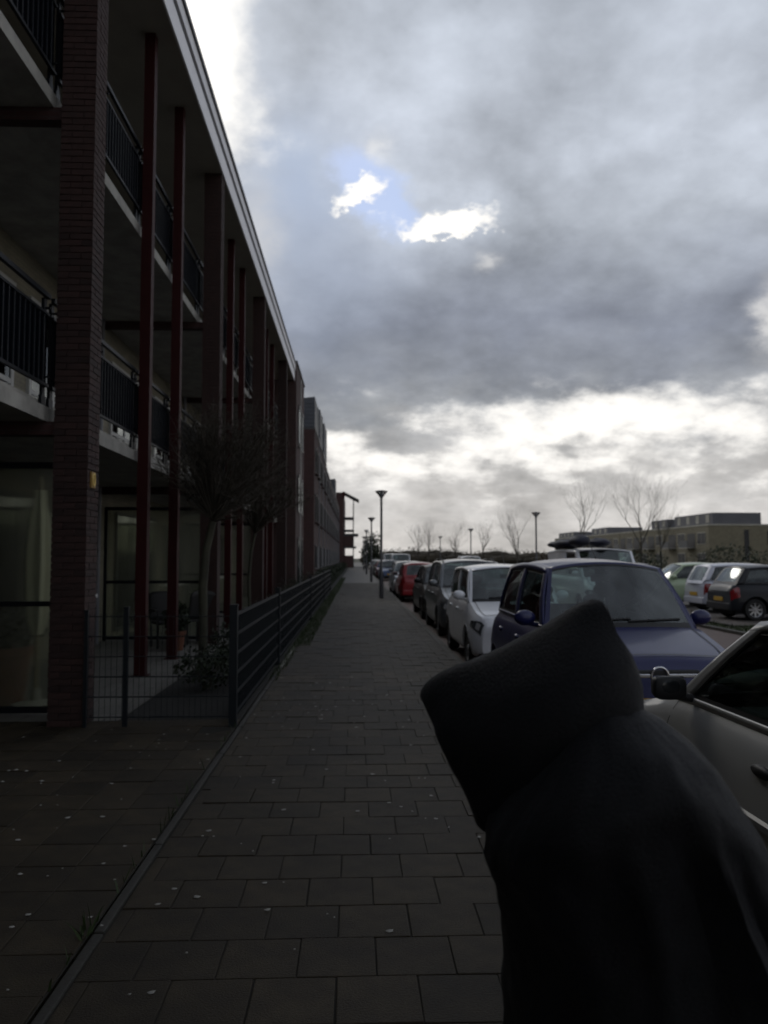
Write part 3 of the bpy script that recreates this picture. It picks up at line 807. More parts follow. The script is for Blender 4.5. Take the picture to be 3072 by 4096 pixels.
bare_tree('tall bare tree left of the yellow apartments, behind the white van', 21.7, 76, -.16, 9.2, 3.4, .13, 5, 5)
bare_tree('small bare tree beside the nearest lamp across the road', 9.9 + 1.2, 54, -.16, 5.0, 1.9, .08, 4, 8)
bare_tree('small bent bare tree left of the lamps across the road', 11.2, 66, -.16, 4.6, 2.4, .10, 4, 15, lean=-.25)
bare_tree('thin bare tree far off behind the white cars', 14, 110, -.16, 7.0, 2.5, .1, 4, 31)
bare_tree('twiggy tree at the far right in front of the yellow apartments', 33, 84, -.16, 7.2, 2.6, .13, 4, 44)
# slim evergreen-like trees at the end of the pavement
def leaf_cloud(b, rr, c, rad, n, s0, s1, cut=None):
    for i in range(n):
        while True:
            v = Vector((rr.uniform(-1, 1), rr.uniform(-1, 1), rr.uniform(-1, 1)))
            if v.length <= 1: break
        v = v * (.55 + .45 * rr.random()) if rr.random() < .3 else v.normalized() * rr.uniform(.6, 1.0)
        k = 1 + .28 * noise.noise(v * 2.3 + Vector(c)); p = Vector((c[0] + v.x * rad[0] * k, c[1] + v.y * rad[1] * k, c[2] + v.z * rad[2] * k))
        if cut is not None and p.z < cut: continue
        s_ = rr.uniform(s0, s1); a_ = Vector((rr.gauss(0, 1), rr.gauss(0, 1), rr.gauss(0, 1))).normalized(); u = a_.orthogonal().normalized() * s_; w = a_.cross(u).normalized() * s_ * .55
        b.add([p - u, p - w * .9, p + u, p + w], [(0, 1, 2, 3)])
def shrub(name, lab, cat, c, rad, n, s0, s1, seed, m=None, stems=5, group=None, z0=0.0):
    rr = random.Random(seed); o = thing(name, lab, cat, (c[0], c[1], z0), 0, group)
    f = MB(); leaf_cloud(f, rr, (0, 0, rad[2] * 1.0), rad, n, s0, s1, .02); f.build('foliage', m or leafd, o)
    st = MB()
    for k in range(stems):
        t = rr.uniform(0, 6.28); st.tube((0, 0, -.05), (rad[0] * .6 * math.cos(t), rad[1] * .6 * math.sin(t), rad[2] * 1.4), .012, .004, 5, False)
    st.build('stem', twig_m, o); return o
shrub('conical_tree', 'dark conical tree by the far lamps at the pavement end', 'tree', (2.2, 112), (1.5, 1.5, 2.7), 900, .12, .25, 51, z0=-.1)
shrub('conical_tree', 'second dark tree behind the conical tree at the pavement end', 'tree', (2.6, 128), (1.8, 1.8, 2.2), 700, .14, .3, 52, z0=-.1)
# garden trees with a dense ball of clipped twigs
def ball_tree(lab, x, y, H, cc, rad, seed, n, tk=1.0):
    rr = random.Random(seed); o = thing('ball_tree', lab, 'tree', (x, y, 0), 0, 'clipped ball trees in the front gardens')
    t = MB(); pts = [Vector((0, 0, -.05)), Vector((.01, 0, .6)), Vector((-.01, .01, 1.15)), Vector((.03, 0, 1.65)), Vector((cc[0] * .4, 0, H))]
    rs = [.068, .058, .062, .055, .05]
    for a_, b_, r0, r1 in zip(pts[:-1], pts[1:], rs[:-1], rs[1:]): t.tube(a_, b_, r0 * tk, r1 * tk, 10, False)
    t.build('trunk', moss_bark, o, smooth=60)
    c_ = MB(); top = pts[-1]
    for i in range(n):                      # limbs that fork twice and end in a spray of fine twigs
        v = Vector((rr.gauss(0, 1), rr.gauss(0, 1), rr.gauss(.2, .9))).normalized()
        k = (1 + .3 * noise.noise(v * 1.7 + Vector((seed, 0, 0)))) * rr.uniform(.55, 1.12)
        e_ = Vector((cc[0] + v.x * rad[0] * k, cc[1] + v.y * rad[1] * k, cc[2] + v.z * rad[2] * k))
        m_ = top.lerp(e_, .45) + Vector((rr.gauss(0, .07), rr.gauss(0, .07), rr.gauss(.08, .06)))
        c_.tube(top, m_, .017, .011, 6, False); c_.tube(m_, e_, .010, .004, 5, False)
        for j in range(13):
            s_ = m_.lerp(e_, rr.uniform(.05, 1.0)); d2 = (e_ - top).normalized() + Vector((rr.gauss(0, .7), rr.gauss(0, .7), rr.gauss(.25, .6)))
            q = s_ + d2.normalized() * rr.uniform(.12, .36); c_.tube(s_, q, .0042, .0024, 3, False)
            for l in range(2):
                u_ = s_.lerp(q, rr.uniform(.3, 1)); w_ = u_ + Vector((rr.gauss(0, .09), rr.gauss(0, .09), rr.gauss(.06, .08))); c_.tube(u_, w_, .0026, .0018, 3, False)
    c_.build('crown', twig_m, o)
ball_tree('bare ball-clipped garden tree nearest behind the mesh fence', -2.08, 10.9, 2.05, (.30, 0, 2.90), (.92, .85, .74), 3, 105)
ball_tree('bare ball-clipped garden tree further back behind the mesh fence', -1.95, 14.6, 2.0, (.25, 0, 2.75), (.85, .9, .72), 9, 45, .5)
gi = 0
for x, y, rx, rz, lab in ((-1.75, 9.5, .42, .26, 'low green shrub behind the fence nearest the garden corner'), (-1.55, 10.6, .40, .24, 'low green shrub under the nearest ball tree'), (-1.85, 12.0, .35, .30, 'green shrub between the two ball trees'),
                     (-1.6, 13.6, .4, .32, 'green shrub beside the second ball tree'), (-1.7, 16.3, .5, .4, 'wide shrub in the garden past the ball trees'), (-1.65, 18.6, .5, .42, 'shrub in the garden beside the second fence post'),
                     (-1.7, 22, .6, .5, 'bushy shrub in the garden at the third brick pillar'), (-1.7, 25.5, .6, .5, 'bushy shrub in the garden before the fourth brick pillar'), (-1.7, 30, .7, .55, 'bushy shrub near the end of the fence')):
    gi += 1; shrub('garden_shrub', lab, 'shrub', (x, y), (rx, rx, rz), 750, .018, .04, 60 + gi, group='shrubs in the front gardens')
for i, (y, lab) in enumerate(((38.5, 'dark hedge just past the end of the mesh fence'), (42.5, 'second dark hedge past the mesh fence'), (48, 'dark hedge before the first terraced house door'), (56, 'dark hedge beside the second terraced house'), (66, 'dark hedge halfway along the terraced houses'), (80, 'far dark hedge along the terraced houses'), (100, 'farthest hedge along the terraced houses'))):
    shrub('hedge', lab, 'hedge', (-1.55, y), (.55, 2.0 if i < 3 else 4, .52), 1500, .03, .07, 90 + i, stems=6, group='hedges before the terraced houses')
# shrubs across the field
k = 0
for x, y, r_, h, m_, lab in ((12.2, 46, 1.5, 1.15, leafb, 'rust brown shrub beside the nearest lamp across the road'), (14.5, 50, 2.0, 1.5, twig_m, 'dark twiggy shrub right of the rust brown shrub'), (17.5, 48, 2.0, 1.1, leafd, 'dark green bush behind the white van'),
                       (24, 50, 2.4, 1.3, leafd, 'dark green bush in front of the yellow apartments'), (29, 52, 2.6, 1.25, leafd, 'dark green bush behind the pale green car'), (34, 55, 2.6, 1.3, leafd, 'dark green bush behind the silver hatchback'),
                       (39, 58, 2.8, 1.4, leafd, 'dark green bush at the right in front of the yellow end wall'), (20, 44, 1.6, .8, leafd, 'low green bush behind the parking bays')):
    k += 1; shrub('field_bush', lab, 'bush', (x, y), (r_, r_, h), 1300, .05, .12, 130 + k, m_, 6, 'bushes across the road', -.16)
# far wood along the horizon
rr = random.Random(77); fw = MB()
for i in range(150):
    x = rr.uniform(6, 130); y = 235 + rr.uniform(-15, 25); hh = rr.uniform(1.0, 2.3) * (1.25 if 8 < x < 40 else 1)
    fw.ell((x, y, hh * .5), (rr.uniform(3, 6), 2.5, hh * .8), 9, 6)
    leaf_cloud(fw, rr, (x, y, hh * .7), (rr.uniform(3, 6), 3, hh), 330, .14, .36)
wood_m = mat('far_wood_leaf', (.050, .040, .026), .95, var=.4, scale=.3)
tag(fw.build('far_wood', wood_m), 'brown line of distant leafless woodland along the horizon', 'wood', kind='stuff')
for i, (x, y, H) in enumerate(((15, 190, 9), (18.5, 200, 11), (27, 210, 8))):
    bare_tree(('left', 'middle', 'right')[i] + ' one of the three far trees on the horizon above the parked cars', x, y, -.16, H, H * .35, .2, 4, 200 + i, .6, 'far trees on the horizon')
# ================================================================== TERRACE FURNITURE
terra = mat('terracotta', (.16, .06, .03), .8, var=.3, scale=5)
def pot(lab, x, y, r, h, fol, seed):
    o = thing('plant_pot', lab, 'plant pot', (x, y, .005), 0)
    MB().lathe([(r * .72, 0), (r * .98, h * .86), (r * 1.06, h * .86), (r * 1.06, h), (r * .93, h), (r * .9, h * .9), (.01, h * .9)], 20, cap1=False).build('pot', terra, o, smooth=35)
    f = MB(); rr_ = random.Random(seed); leaf_cloud(f, rr_, (0, 0, h + fol * .7), (r * 1.35, r * 1.35, fol), 700, .03, .06, h * .9); f.build('foliage', leafd, o)
pot('large terracotta pot with a green bush behind the nearest ribbed glass screen', -3.70, 8.45, .30, .62, .26, 1)
pot('small plant pot on the terrace behind the second red column', -3.0, 13.4, .16, .32, .3, 2)
chair_m = mat('dark_wicker', (.012, .011, .010), .7)
def chair(lab, x, y, rz):
    o = thing('garden_chair', lab, 'chair', (x, y, .005), rz, 'terrace chairs')
    MB().box((-.25, -.24, .40), (.25, .24, .45)).build('seat', chair_m, o, bevel=.012)
    b = MB().grid(lambda u, v: (-.25 + .5 * u, .24 + .10 * v + .04 * (2 * u - 1) ** 2, .45 + .5 * v - .06 * v * (2 * u - 1) ** 4), 10, 6).build('backrest', chair_m, o, smooth=60)
    s_ = b.modifiers.new('s', 'SOLIDIFY'); s_.thickness = .03
    for sx in (-1, 1):
        MB().box((sx * .25 - .03, -.22, .62), (sx * .25 + .03, .26, .655)).build('armrest', chair_m, o)
        for sy in (-1, 1):
            MB().tube((sx * .23, sy * .21, 0), (sx * .24, sy * .21, .62 if sy < 0 else .45), .02, n=8).build('leg', chair_m, o)
chair('dark garden chair on the terrace between the two nearest red columns', -3.25, 13.9, .5)
chair('dark garden chair beside the second red column', -2.95, 14.5, -2.4)

cloth_m = mat('cream_cloth', (.62, .60, .48), .85)
ps = thing('light_streak_parasol', 'added pale parasol shape standing in for a light streak behind the nearest ribbed glass screen', 'parasol', (-3.30, 8.35, .005))  # made-up parasol, added to read as a pale light streak through the glass
MB().lathe([(.025, 0), (.025, 2.35), (.012, 2.4)], 10).build('pole', mat('pale_wood', (.22, .18, .11), .6), ps, smooth=40)
MB().rings([[((.05 + .07 * math.sin(math.pi * min(1, t_ * 1.1)) ** .6) * (1 + .22 * math.cos(6 * a_)) * math.cos(a_), (.05 + .07 * math.sin(math.pi * min(1, t_ * 1.1)) ** .6) * (1 + .22 * math.cos(6 * a_)) * math.sin(a_), .75 + 1.5 * t_) for a_ in [2 * math.pi * i / 36 for i in range(36)]] for t_ in [k / 10 for k in range(11)]]).build('cloth', cloth_m, ps, smooth=60)
MB().lathe([(.22, 0), (.22, .05), (.05, .08), (.04, .2)], 20).build('base', concrete, ps, smooth=40)
# ================================================================== VEHICLES
rubber = mat('tyre_rubber', (.012, .012, .012), .85); rim_m = mat('alloy_rim', (.35, .35, .36), .35, metal=.8)
trim_m = mat('black_plastic', (.012, .012, .013), .55); under_m = mat('underbody', (.006, .006, .006), .9)
seat_m = mat('grey_seat', (.025, .026, .03), .9); chrome = mat('chrome', (.6, .6, .62), .15, metal=1)
redl = mat('tail_light', (.18, .008, .010), .2, coat=.5); lens = mat('headlight_lens', (.06, .065, .07), .10, coat=1)
bulb = mat('headlight_reflector', (.8, .8, .82), .2, metal=.6)
plate_m = mat('yellow_plate', (.42, .24, .015), .5); dash_m = mat('dashboard', (.014, .015, .017), .7)
mirror_m = mat('mirror_glass', (.02, .022, .024), .08, spec=.5)
car_glass = glass_mat('car_glass', (.74, .90, .86), .66, .06, 1.9)
side_glass = glass_mat('car_side_glass', (.70, .84, .80), .42)
def interp(pts, x):
    if x <= pts[0][0]: return pts[0][1]
    for (a, va), (b, vb) in zip(pts[:-1], pts[1:]):
        if x <= b: return va + (vb - va) * (x - a) / max(b - a, 1e-6)
    return pts[-1][1]
def paint(name, c, metal=.25, rough=.35, coat=.55, spec=.5):
    return mat('paint_' + name, c, rough, metal=metal, coat=coat, spec=spec, var=.06, scale=.8)
def car(name, label, cat, spec, pm, loc, rz, group, doors=2, van=False, rails=None, badge=None, detail=True, hubs=None):
    L, W, H = spec['L'], spec['W'], spec['H']; z0 = .20
    wsb, wst, rrt, rb = spec['wsb'], spec['wst'], spec['rrt'], spec['rb']
    belt, hood, nz, tail = spec['belt'], spec['hood'], spec['nz'], spec['tail']
    fw, rw, wr = spec['fw'], L - spec['rwo'], spec.get('wr', .30); tum = spec.get('tum', .70)
    o = thing(name, label, cat, loc, rz, group)
    top_pts = [(0, nz - .16), (.02, nz - .05), (.07, nz), (.30, nz + .06), (wsb, hood), (wsb + .25, belt), (rb - .2, belt + .02), (rb, tail), (L - .05, tail - .06), (L, tail - .22)]
    def top(s): return sum(interp(top_pts, s + d) for d in (-.04, 0, .04)) / 3
    def hw(s):
        w = W / 2
        if s < .55: w *= 1 - .20 * (1 - s / .55) ** 3.2
        if s > L - .45: w *= 1 - .17 * (1 - (L - s) / .45) ** 2.4
        return w
    prof = [(0, .93), (.10, .98), (.28, 1.0), (.55, .995), (.78, .965), (.90, .925), (1.0, .86)]
    qs = [0, .05, .10, .19, .28, .42, .55, .67, .78, .85, .90, .95, 1.0]
    def bot(s):
        z = z0 + .02
        if s < .12 or s > L - .12: z = .27
        for c in (fw, rw):
            d = abs(s - c); ra = wr + .065
            if d < ra: z = max(z, wr + math.sqrt(ra * ra - d * d))
        return z
    def yl(s): return L / 2 - s
    def surf(s, q, side=1, off=0.0):
        zt = top(s); w = hw(s); z = z0 + q * (zt - z0)
        return Vector((side * (w * interp(prof, q) + off), yl(s), z))
    # --- body shell
    ss = sorted(set([0, .015, .03, .06, .1, .16, .24, .34, .45] + [round(.5 + .055 * i, 4) for i in range(int((L - .95) / .055))] + [L - .45, L - .34, L - .24, L - .16, L - .1, L - .05, L - .02, L]))
    b = MB()
    for side in (-1, 1):
        rows = []
        for s in ss:
            zb = bot(s); row = []
            for q in qs:
                p = surf(s, q, side)
                if p.z < zb: p.z = zb
                row.append(p)
            rows.append(row)
        b.rings(rows, False, False, False)
        # deck: bonnet and tail
        for lo, hi in ((0, wsb + .12), (rb - .04, L)):
            dr = []
            for s in ss:
                if lo - 1e-6 <= s <= hi + 1e-6:
                    e_ = surf(s, 1.0, side); dr.append([Vector((e_.x * k, e_.y, e_.z + .035 * (1 - k * k) * min(1, 8 * min(s, L - s) + .1))) for k in (1, .82, .6, .35, 0)])
            if len(dr) > 1: b.rings(dr, False, False, False)
    for s in (0, L):
        zb = bot(s); pr = [surf(s, q, 1) for q in qs if surf(s, q, 1).z > zb]
        pr = [Vector((hw(s) * .94, yl(s), zb))] + pr
        ring = [Vector((p.x, p.y, p.z)) for p in pr] + [Vector((-p.x, p.y, p.z)) for p in reversed(pr)]
        b.add(ring, [tuple(range(len(ring)))])
    b.build('body', pm, o, smooth=38)
    MB().box((-W/2 + .20, yl(L - .12), .17), (W/2 - .20, yl(.12), .50)).build('underbody', under_m, o)
    ww = MB()
    for c in (fw, rw): ww.box((-W/2 + .19, yl(c + wr + .06), .3), (W/2 - .19, yl(c - wr - .06), min(belt - .12, wr * 2 + .16)))
    ww.build('wheel_well', under_m, o)
    # --- cabin
    xt = W / 2 * tum
    def roofz(s): return H - .05 - .05 * ((s - (wst + rrt) / 2) / ((rrt - wst) / 2)) ** 2
    def side_p(u, v, side=1, off=0.0):
        sb, st = wsb + .10 + (rb - wsb - .10) * u, wst + (rrt - wst) * u
        a_, t_ = surf(sb, 1.0), Vector((xt, yl(st), roofz(st)))
        # sill follows the belt line except close to the windscreen
        p = a_.lerp(t_, v); p.x += .022 * math.sin(math.pi * v) + off; p.x *= side; return p
    ub = .50 if doors == 4 else .62
    uc = spec.get('uc', .93)
    strips = [(0, .055, 0, 1), (ub - .025, ub + .025, 0, 1), (uc, 1, 0, 1), (0, 1, .90, 1), (0, 1, 0, .05)]
    if van: strips.append((spec.get('vanu', .36), 1, 0, 1))
    for side in (-1, 1):
        fr = MB()
        for u0, u1, v0, v1 in strips: fr.grid(lambda u, v: side_p(u0 + (u1 - u0) * u, v0 + (v1 - v0) * v, side, .002 if v1 - v0 < .5 else 0), 14 if u1 - u0 > .5 else 4, 8 if v1 - v0 > .5 else 2)
        f_ = fr.build('pillar_frame', pm, o, smooth=40); sm = f_.modifiers.new('s', 'SOLIDIFY'); sm.thickness = .03; sm.offset = 0
        # black window surround
        for (u0, u1) in ((.055, ub - .025), (ub + .025, uc)):
            if van and u0 > .3: continue
            if van: u1 = min(u1, spec.get('vanu', .36))
            pane = MB().grid(lambda u, v: side_p(u0 + (u1 - u0) * u, .05 + .85 * v, side, -.006), 8, 6).build('side_window', side_glass, o, smooth=60)
            sr = MB(); t = .030
            du = t / max(rb - wsb, .1)
            for (a0, a1, c0, c1) in ((u0, u1, .05, .095), (u0, u1, .855, .90), (u0, u0 + du, .095, .855), (u1 - du, u1, .095, .855)):
                sr.grid(lambda u, v: side_p(a0 + (a1 - a0) * u, c0 + (c1 - c0) * v, side, .001), 8, 5)
            sr.build('seal', trim_m, pane, smooth=60)
    def ws_p(u, v, off=0.0):
        k = 1 - (2 * u - 1) ** 2
        a_ = surf(wsb + .10, 1.0); t_ = Vector((xt, yl(wst), roofz(wst)))
        x = (a_.x + (t_.x - a_.x) * v) * (2 * u - 1)
        y = a_.y + (t_.y - a_.y) * v + k * (.14 * (1 - v) + .07 * v) + off * .5
        z = a_.z + (t_.z - a_.z) * v + .055 * k * v + .01 * k + off * .8 + .03 * math.sin(math.pi * v)
        return (x, y, z)
    MB().grid(lambda u, v: ws_p(.025 + .95 * u, .02 + .95 * v), 14, 8).build('windscreen', car_glass, o, smooth=60)
    wf = MB()
    for u0, u1, v0, v1 in ((0, 1, .965, 1.0), (0, .03, 0, 1), (.97, 1, 0, 1), (0, 1, -.02, .02)): wf.grid(lambda u, v: ws_p(u0 + (u1 - u0) * u, v0 + (v1 - v0) * v, .001), 14, 6)
    wf.build('windscreen_frame', pm, o, smooth=50)
    wb_ = MB()
    for u0, u1, v0, v1 in ((.03, .97, .0, .075), (.03, .97, .93, .965)): wb_.grid(lambda u, v: ws_p(u0 + (u1 - u0) * u, v0 + (v1 - v0) * v, .003), 14, 2)
    wb_.build('windscreen_seal', trim_m, o, smooth=50)
    def rw_p(u, v, off=0.0):
        k = 1 - (2 * u - 1) ** 2
        a_ = surf(rb, 1.0); t_ = Vector((xt, yl(rrt), roofz(rrt)))
        x = (a_.x + (t_.x - a_.x) * v) * (2 * u - 1); y = a_.y + (t_.y - a_.y) * v - k * .06 - off
        return (x, y, a_.z + (t_.z - a_.z) * v + .055 * k * v + off * .3 + .02 * math.sin(math.pi * v))
    rv0 = .14
    MB().grid(lambda u, v: rw_p(.07 + .86 * u, rv0 + (.90 - rv0) * v), 12, 6).build('rear_window', car_glass, o, smooth=60)
    rf = MB()
    for u0, u1, v0, v1 in ((0, 1, .90, 1), (0, .075, 0, 1), (.925, 1, 0, 1), (0, 1, 0, rv0 + .005)): rf.grid(lambda u, v: rw_p(u0 + (u1 - u0) * u, v0 + (v1 - v0) * v, .001), 12, 6)
    rf.build('tailgate_frame', pm, o, smooth=50)
    def roof_p(u, v):
        k = 2 * u - 1; s = wst + (rrt - wst) * v
        y = yl(s) + (1 - k * k) * (.07 * (1 - v) - .06 * v)
        return (xt * k, y, roofz(s) + .055 * (1 - k * k) - .018 * abs(k) ** 8)
    rfm = MB().grid(roof_p, 14, 12).build('roof', pm, o, smooth=60)
    sm = rfm.modifiers.new('s', 'SOLIDIFY'); sm.thickness = .025
    # --- wheels
    for c in (fw, rw):
        for side in (-1, 1):
            w_ = bpy.data.objects.new('wheel', None); w_.empty_display_size = .1; COL.objects.link(w_); w_.parent = o; w_.location = (side * (W / 2 - .115), yl(c), wr); w_.rotation_euler = (0, 0, 0 if side > 0 else math.pi)
            MB().lathe([(wr * .66, -.085), (wr * .9, -.095), (wr * .985, -.07), (wr, -.03), (wr, .03), (wr * .985, .07), (wr * .9, .095), (wr * .66, .085)], 28, 'x', False, False).build('tyre', rubber, w_, smooth=40)
            rm = MB().lathe([(wr * .67, -.02), (wr * .68, .082), (wr * .63, .075), (wr * .58, .045)], 24, 'x', False, False)
            for k in range(8):
                t = 2 * math.pi * k / 8; c_, s_ = math.cos(t), math.sin(t); px, py = -s_ * wr * .09, c_ * wr * .09
                rm.add([(.055, px + c_ * .03, py + s_ * .03), (.055, -px + c_ * .03, -py + s_ * .03), (.068, -px * .8 + c_ * wr * .62, -py * .8 + s_ * wr * .62), (.068, px * .8 + c_ * wr * .62, py * .8 + s_ * wr * .62)], [(0, 1, 2, 3)])
            rm.lathe([(.055, .05), (.05, .075), (.0, .08)], 12, 'x', False, False)
            rm.build('rim', rim_m, w_, smooth=40)
            MB().lathe([(wr * .66, .0), (.01, .01)], 20, 'x', False, False).build('brake_disc', under_m, w_)
    # --- lights, mirrors, plates
    def patch(s0, s1, q0, q1, side, off, nu=8, nv=5, taper=0.0):
        def fn(u, v):
            s = s0 + (s1 - s0) * u; q = q0 + (q1 - q0) * v; q = q + (q0 + q1 - 2 * q) * taper * u * .5
            a_ = surf(s, q, side); ds = surf(min(s + .01, L), q, side) - surf(max(s - .01, 0), q, side); dq = surf(s, min(q + .01, 1), side) - surf(s, max(q - .01, 0), side)
            n = ds.cross(dq); n = n.normalized() if n.length > 1e-9 else Vector((side, 0, 0))
            if n.x * side < 0: n = -n
            return a_ + n * off
        return MB().grid(fn, nu, nv)
    for side in (-1, 1):
        hl = patch(.03, .32, .62, .93, side, .008, taper=.7).build('headlight', lens, o, smooth=60)
        patch(.06, .14, .70, .86, side, .014).build('reflector', bulb, hl, smooth=60)
        patch(L - .22, L - .015, .55, .90, side, .006, taper=-.1).build('tail_light', redl, o, smooth=60)
        mr = MB(); mc = surf(wsb + .32, 1.0, side); mx = mc + Vector((side * .14, .02, .09))
        mr.ell((mx.x, mx.y, mx.z), (.105, .06, .075), 14, 8) if not spec.get('mbox') else mr.rings([[(mx.x + .085 * k * math.copysign(abs(math.cos(t)) ** .45, math.cos(t)), mx.y + dy_, mx.z - .01 + .06 * k * math.copysign(abs(math.sin(t)) ** .45, math.sin(t))) for t in [2 * math.pi * i / 24 for i in range(24)]] for dy_, k in ((-.055, .93), (-.05, 1.0), (-.02, 1.0), (.03, .9), (.065, .55))]); mr.tube((mc.x - side * .02, mc.y, mc.z + .015), (mx.x - side * .04, mx.y, mx.z - .05), .022, .025, 8)
        mro = mr.build('mirror', spec.get('mm', pm), o, smooth=60)
        MB().grid(lambda u, v: (mx.x + .075 * (2 * u - 1), mx.y - .061 + .012 * ((2 * u - 1) ** 2 + (2 * v - 1) ** 2), mx.z + .052 * (2 * v - 1)), 4, 4).build('mirror_glass', mirror_m, mro, smooth=60)
        hs = [wsb + .95 if doors == 4 else wsb + 1.18] + ([wsb + 1.85] if doors == 4 else [])
        for s in hs:
            if s > rb - .25: continue
            p = surf(s, .80, side, .012); hd = MB().ell((p.x, p.y, p.z), (.022, .085, .028), 10, 6); hd.build('door_handle', spec.get('hm', pm), o, smooth=60)
        # door gaps
        seams = [wsb + .14, wsb + 1.30 if doors == 4 else wsb + 1.42] + ([min(rw - .05, wsb + 2.1)] if doors == 4 else [])
        sg = MB()
        for s in seams:
            if s < rb - .05: sg.rings([[surf(s - .005, q, side, .0015), surf(s + .005, q, side, .0015)] for q in [.08 + .92 * i / 12 for i in range(13)] if surf(s, q).z > bot(s) + .01], False, False, False)
        sg.build('door_gap', trim_m, o)
        if spec.get('strip'):
            a0, a1 = fw + wr + .10, rw - wr - .10
            zq = .50
            sp = MB().rings([[surf(a0 + (a1 - a0) * i / 14, zq - .035, side, .004), surf(a0 + (a1 - a0) * i / 14, zq - .02, side, .018), surf(a0 + (a1 - a0) * i / 14, zq + .02, side, .018), surf(a0 + (a1 - a0) * i / 14, zq + .035, side, .004)] for i in range(15)], False, False, False)
            sp.build('side_strip', spec.get('stripm', trim_m), o, smooth=40)
        if spec.get('chrome_belt'):
            sp = MB().rings([[side_p(.02 + .96 * i / 24, .0, side, .006) + Vector((0, 0, -.012)), side_p(.02 + .96 * i / 24, .0, side, .012), side_p(.02 + .96 * i / 24, .035, side, .008)] for i in range(25)], False, False, False)
            sp.build('belt_trim', chrome if spec['chrome_belt'] == 1 else spec['chrome_belt'], o, smooth=60)
    bl = MB()
    for side in (-1, 1):
        bl.rings([[Vector((surf(s, 1.0).x * side * .90, yl(s), surf(s, 1.0).z + .012)), Vector((surf(s, 1.0).x * side * .885, yl(s), surf(s, 1.0).z + .0135))] for s in [.16 + (wsb - .14) * i / 10 for i in range(11)]], False, False, False)
    bl.rings([[Vector((surf(.15, 1.0).x * k, yl(.15) + .03 * (1 - k * k), surf(.15, 1.0).z + .039 - .033 * k * k)), Vector((surf(.15, 1.0).x * k, yl(.165) + .03 * (1 - k * k), surf(.165, 1.0).z + .039 - .033 * k * k))] for k in [-.9 + .18 * i for i in range(11)]], False, False, False)
    bl.build('bonnet_gap', trim_m, o)
    yf = yl(0)
    MB().box((-.50, yf - .04, .255), (.50, yf + .006, .395)).build('lower_intake', trim_m, o, bevel=.02)
    gz = spec.get('gz', nz - .12)
    gr = MB().box((-.34, yf - .10, gz - .045), (.34, yf - .006, gz + .045)).build('grille', trim_m, o, bevel=.015)
    MB().box((-.26, yf + .002, .42), (.26, yf + .016, .52)).build('front_plate', plate_m, o, bevel=.003)
    yr = yl(L)
    MB().box((-.26, yr - .016, .50), (.26, yr - .002, .61)).build('rear_plate', plate_m, o, bevel=.003)
    MB().box((-W/2 * .84, yr - .035, .27), (W/2 * .84, yr + .08, .46)).build('rear_bumper', spec.get('bm', pm), o, bevel=.03)
    # --- interior
    MB().box((-xt * 1.05, yl(wsb + .62), belt - .36), (xt * 1.05, yl(wsb + .24), belt - .03)).build('dashboard', dash_m, o, bevel=.05)
    sw = MB(); pr = []
    for k in range(20):
        t = 2 * math.pi * k / 20; pr.append((-.36 + .18 * math.cos(t), yl(wsb + .80) - .07 * math.sin(t) * .5, belt - .02 + .17 * math.sin(t)))
    sw.path(pr + [pr[0]], .015, 6); sw.tube((-.36, yl(wsb + .80), belt - .02), (-.36, yl(wsb + .55), belt - .12), .04, n=8)
    sw.tube((-.54, yl(wsb + .80), belt - .02), (-.18, yl(wsb + .80), belt - .02), .014, n=6); sw.build('steering_wheel', dash_m, o, smooth=60)
    for side in (-1, 1):
        s_ = MB(); x = side * .36; ys = yl(wsb + 1.35)
        s_.box((x - .25, ys - .1, .38), (x + .25, ys + .42, .52)).build('seat', seat_m, o, bevel=.05)
        def back(u, v, x=x, ys=ys): 
            return (x + .24 * (2 * u - 1) * (1 - .25 * v * v), ys - .12 - .16 * v + .05 * (2 * u - 1) ** 2, .5 + .62 * v)
        bo = MB().grid(back, 8, 8).build('seat_back', seat_m, o, smooth=60); sm = bo.modifiers.new('s', 'SOLIDIFY'); sm.thickness = .11
        MB().ell((x, ys - .34, belt + .30), (.13, .05, .09), 12, 8).build('headrest', seat_m, o, smooth=60)
    if rb > wsb + 2.1:
        MB().box((-.62, yl(rb - .45), .40), (.62, yl(rb - .55) + .0, belt + .05)).build('rear_bench', seat_m, o, bevel=.04)
        for x in (-.36, .36): MB().ell((x, yl(rb - .50), belt + .16), (.13, .05, .08), 12, 8).build('headrest', seat_m, o, smooth=60)
    MB().cbox((0, yl(wst) - .12, H - .20), (.2, .03, .07)).build('inner_mirror', trim_m, o, bevel=.012)
    # wipers
    wp = MB()
    for x0 in (-.05, .45):
        pts_ = [ws_p(.5 + (x0 + dx_) / (2 * xt * 1.25), .085 + dv, .012) for dx_, dv in ((0, 0), (-.25, .012), (-.52, .03))]
        wp.path(pts_, .011, 5)
    wp.build('wiper', trim_m, o)
    MB().tube((0, yl(wst + .25), H), (0, yl(wst + .55), H + .22), .006, .003, 5).build('antenna', trim_m, o)
    if rails:
        for side in (-1, 1):
            MB().path([(side * xt * .93, yl(wst + .2 + (rrt - wst - .4) * t), roofz(wst + .2 + (rrt - wst - .4) * t) + (.055 if 0 < t < 1 else .0)) for t in (0, .05, .3, .6, .95, 1)], .014, 6).build('roof_rail', rails, o, smooth=60)
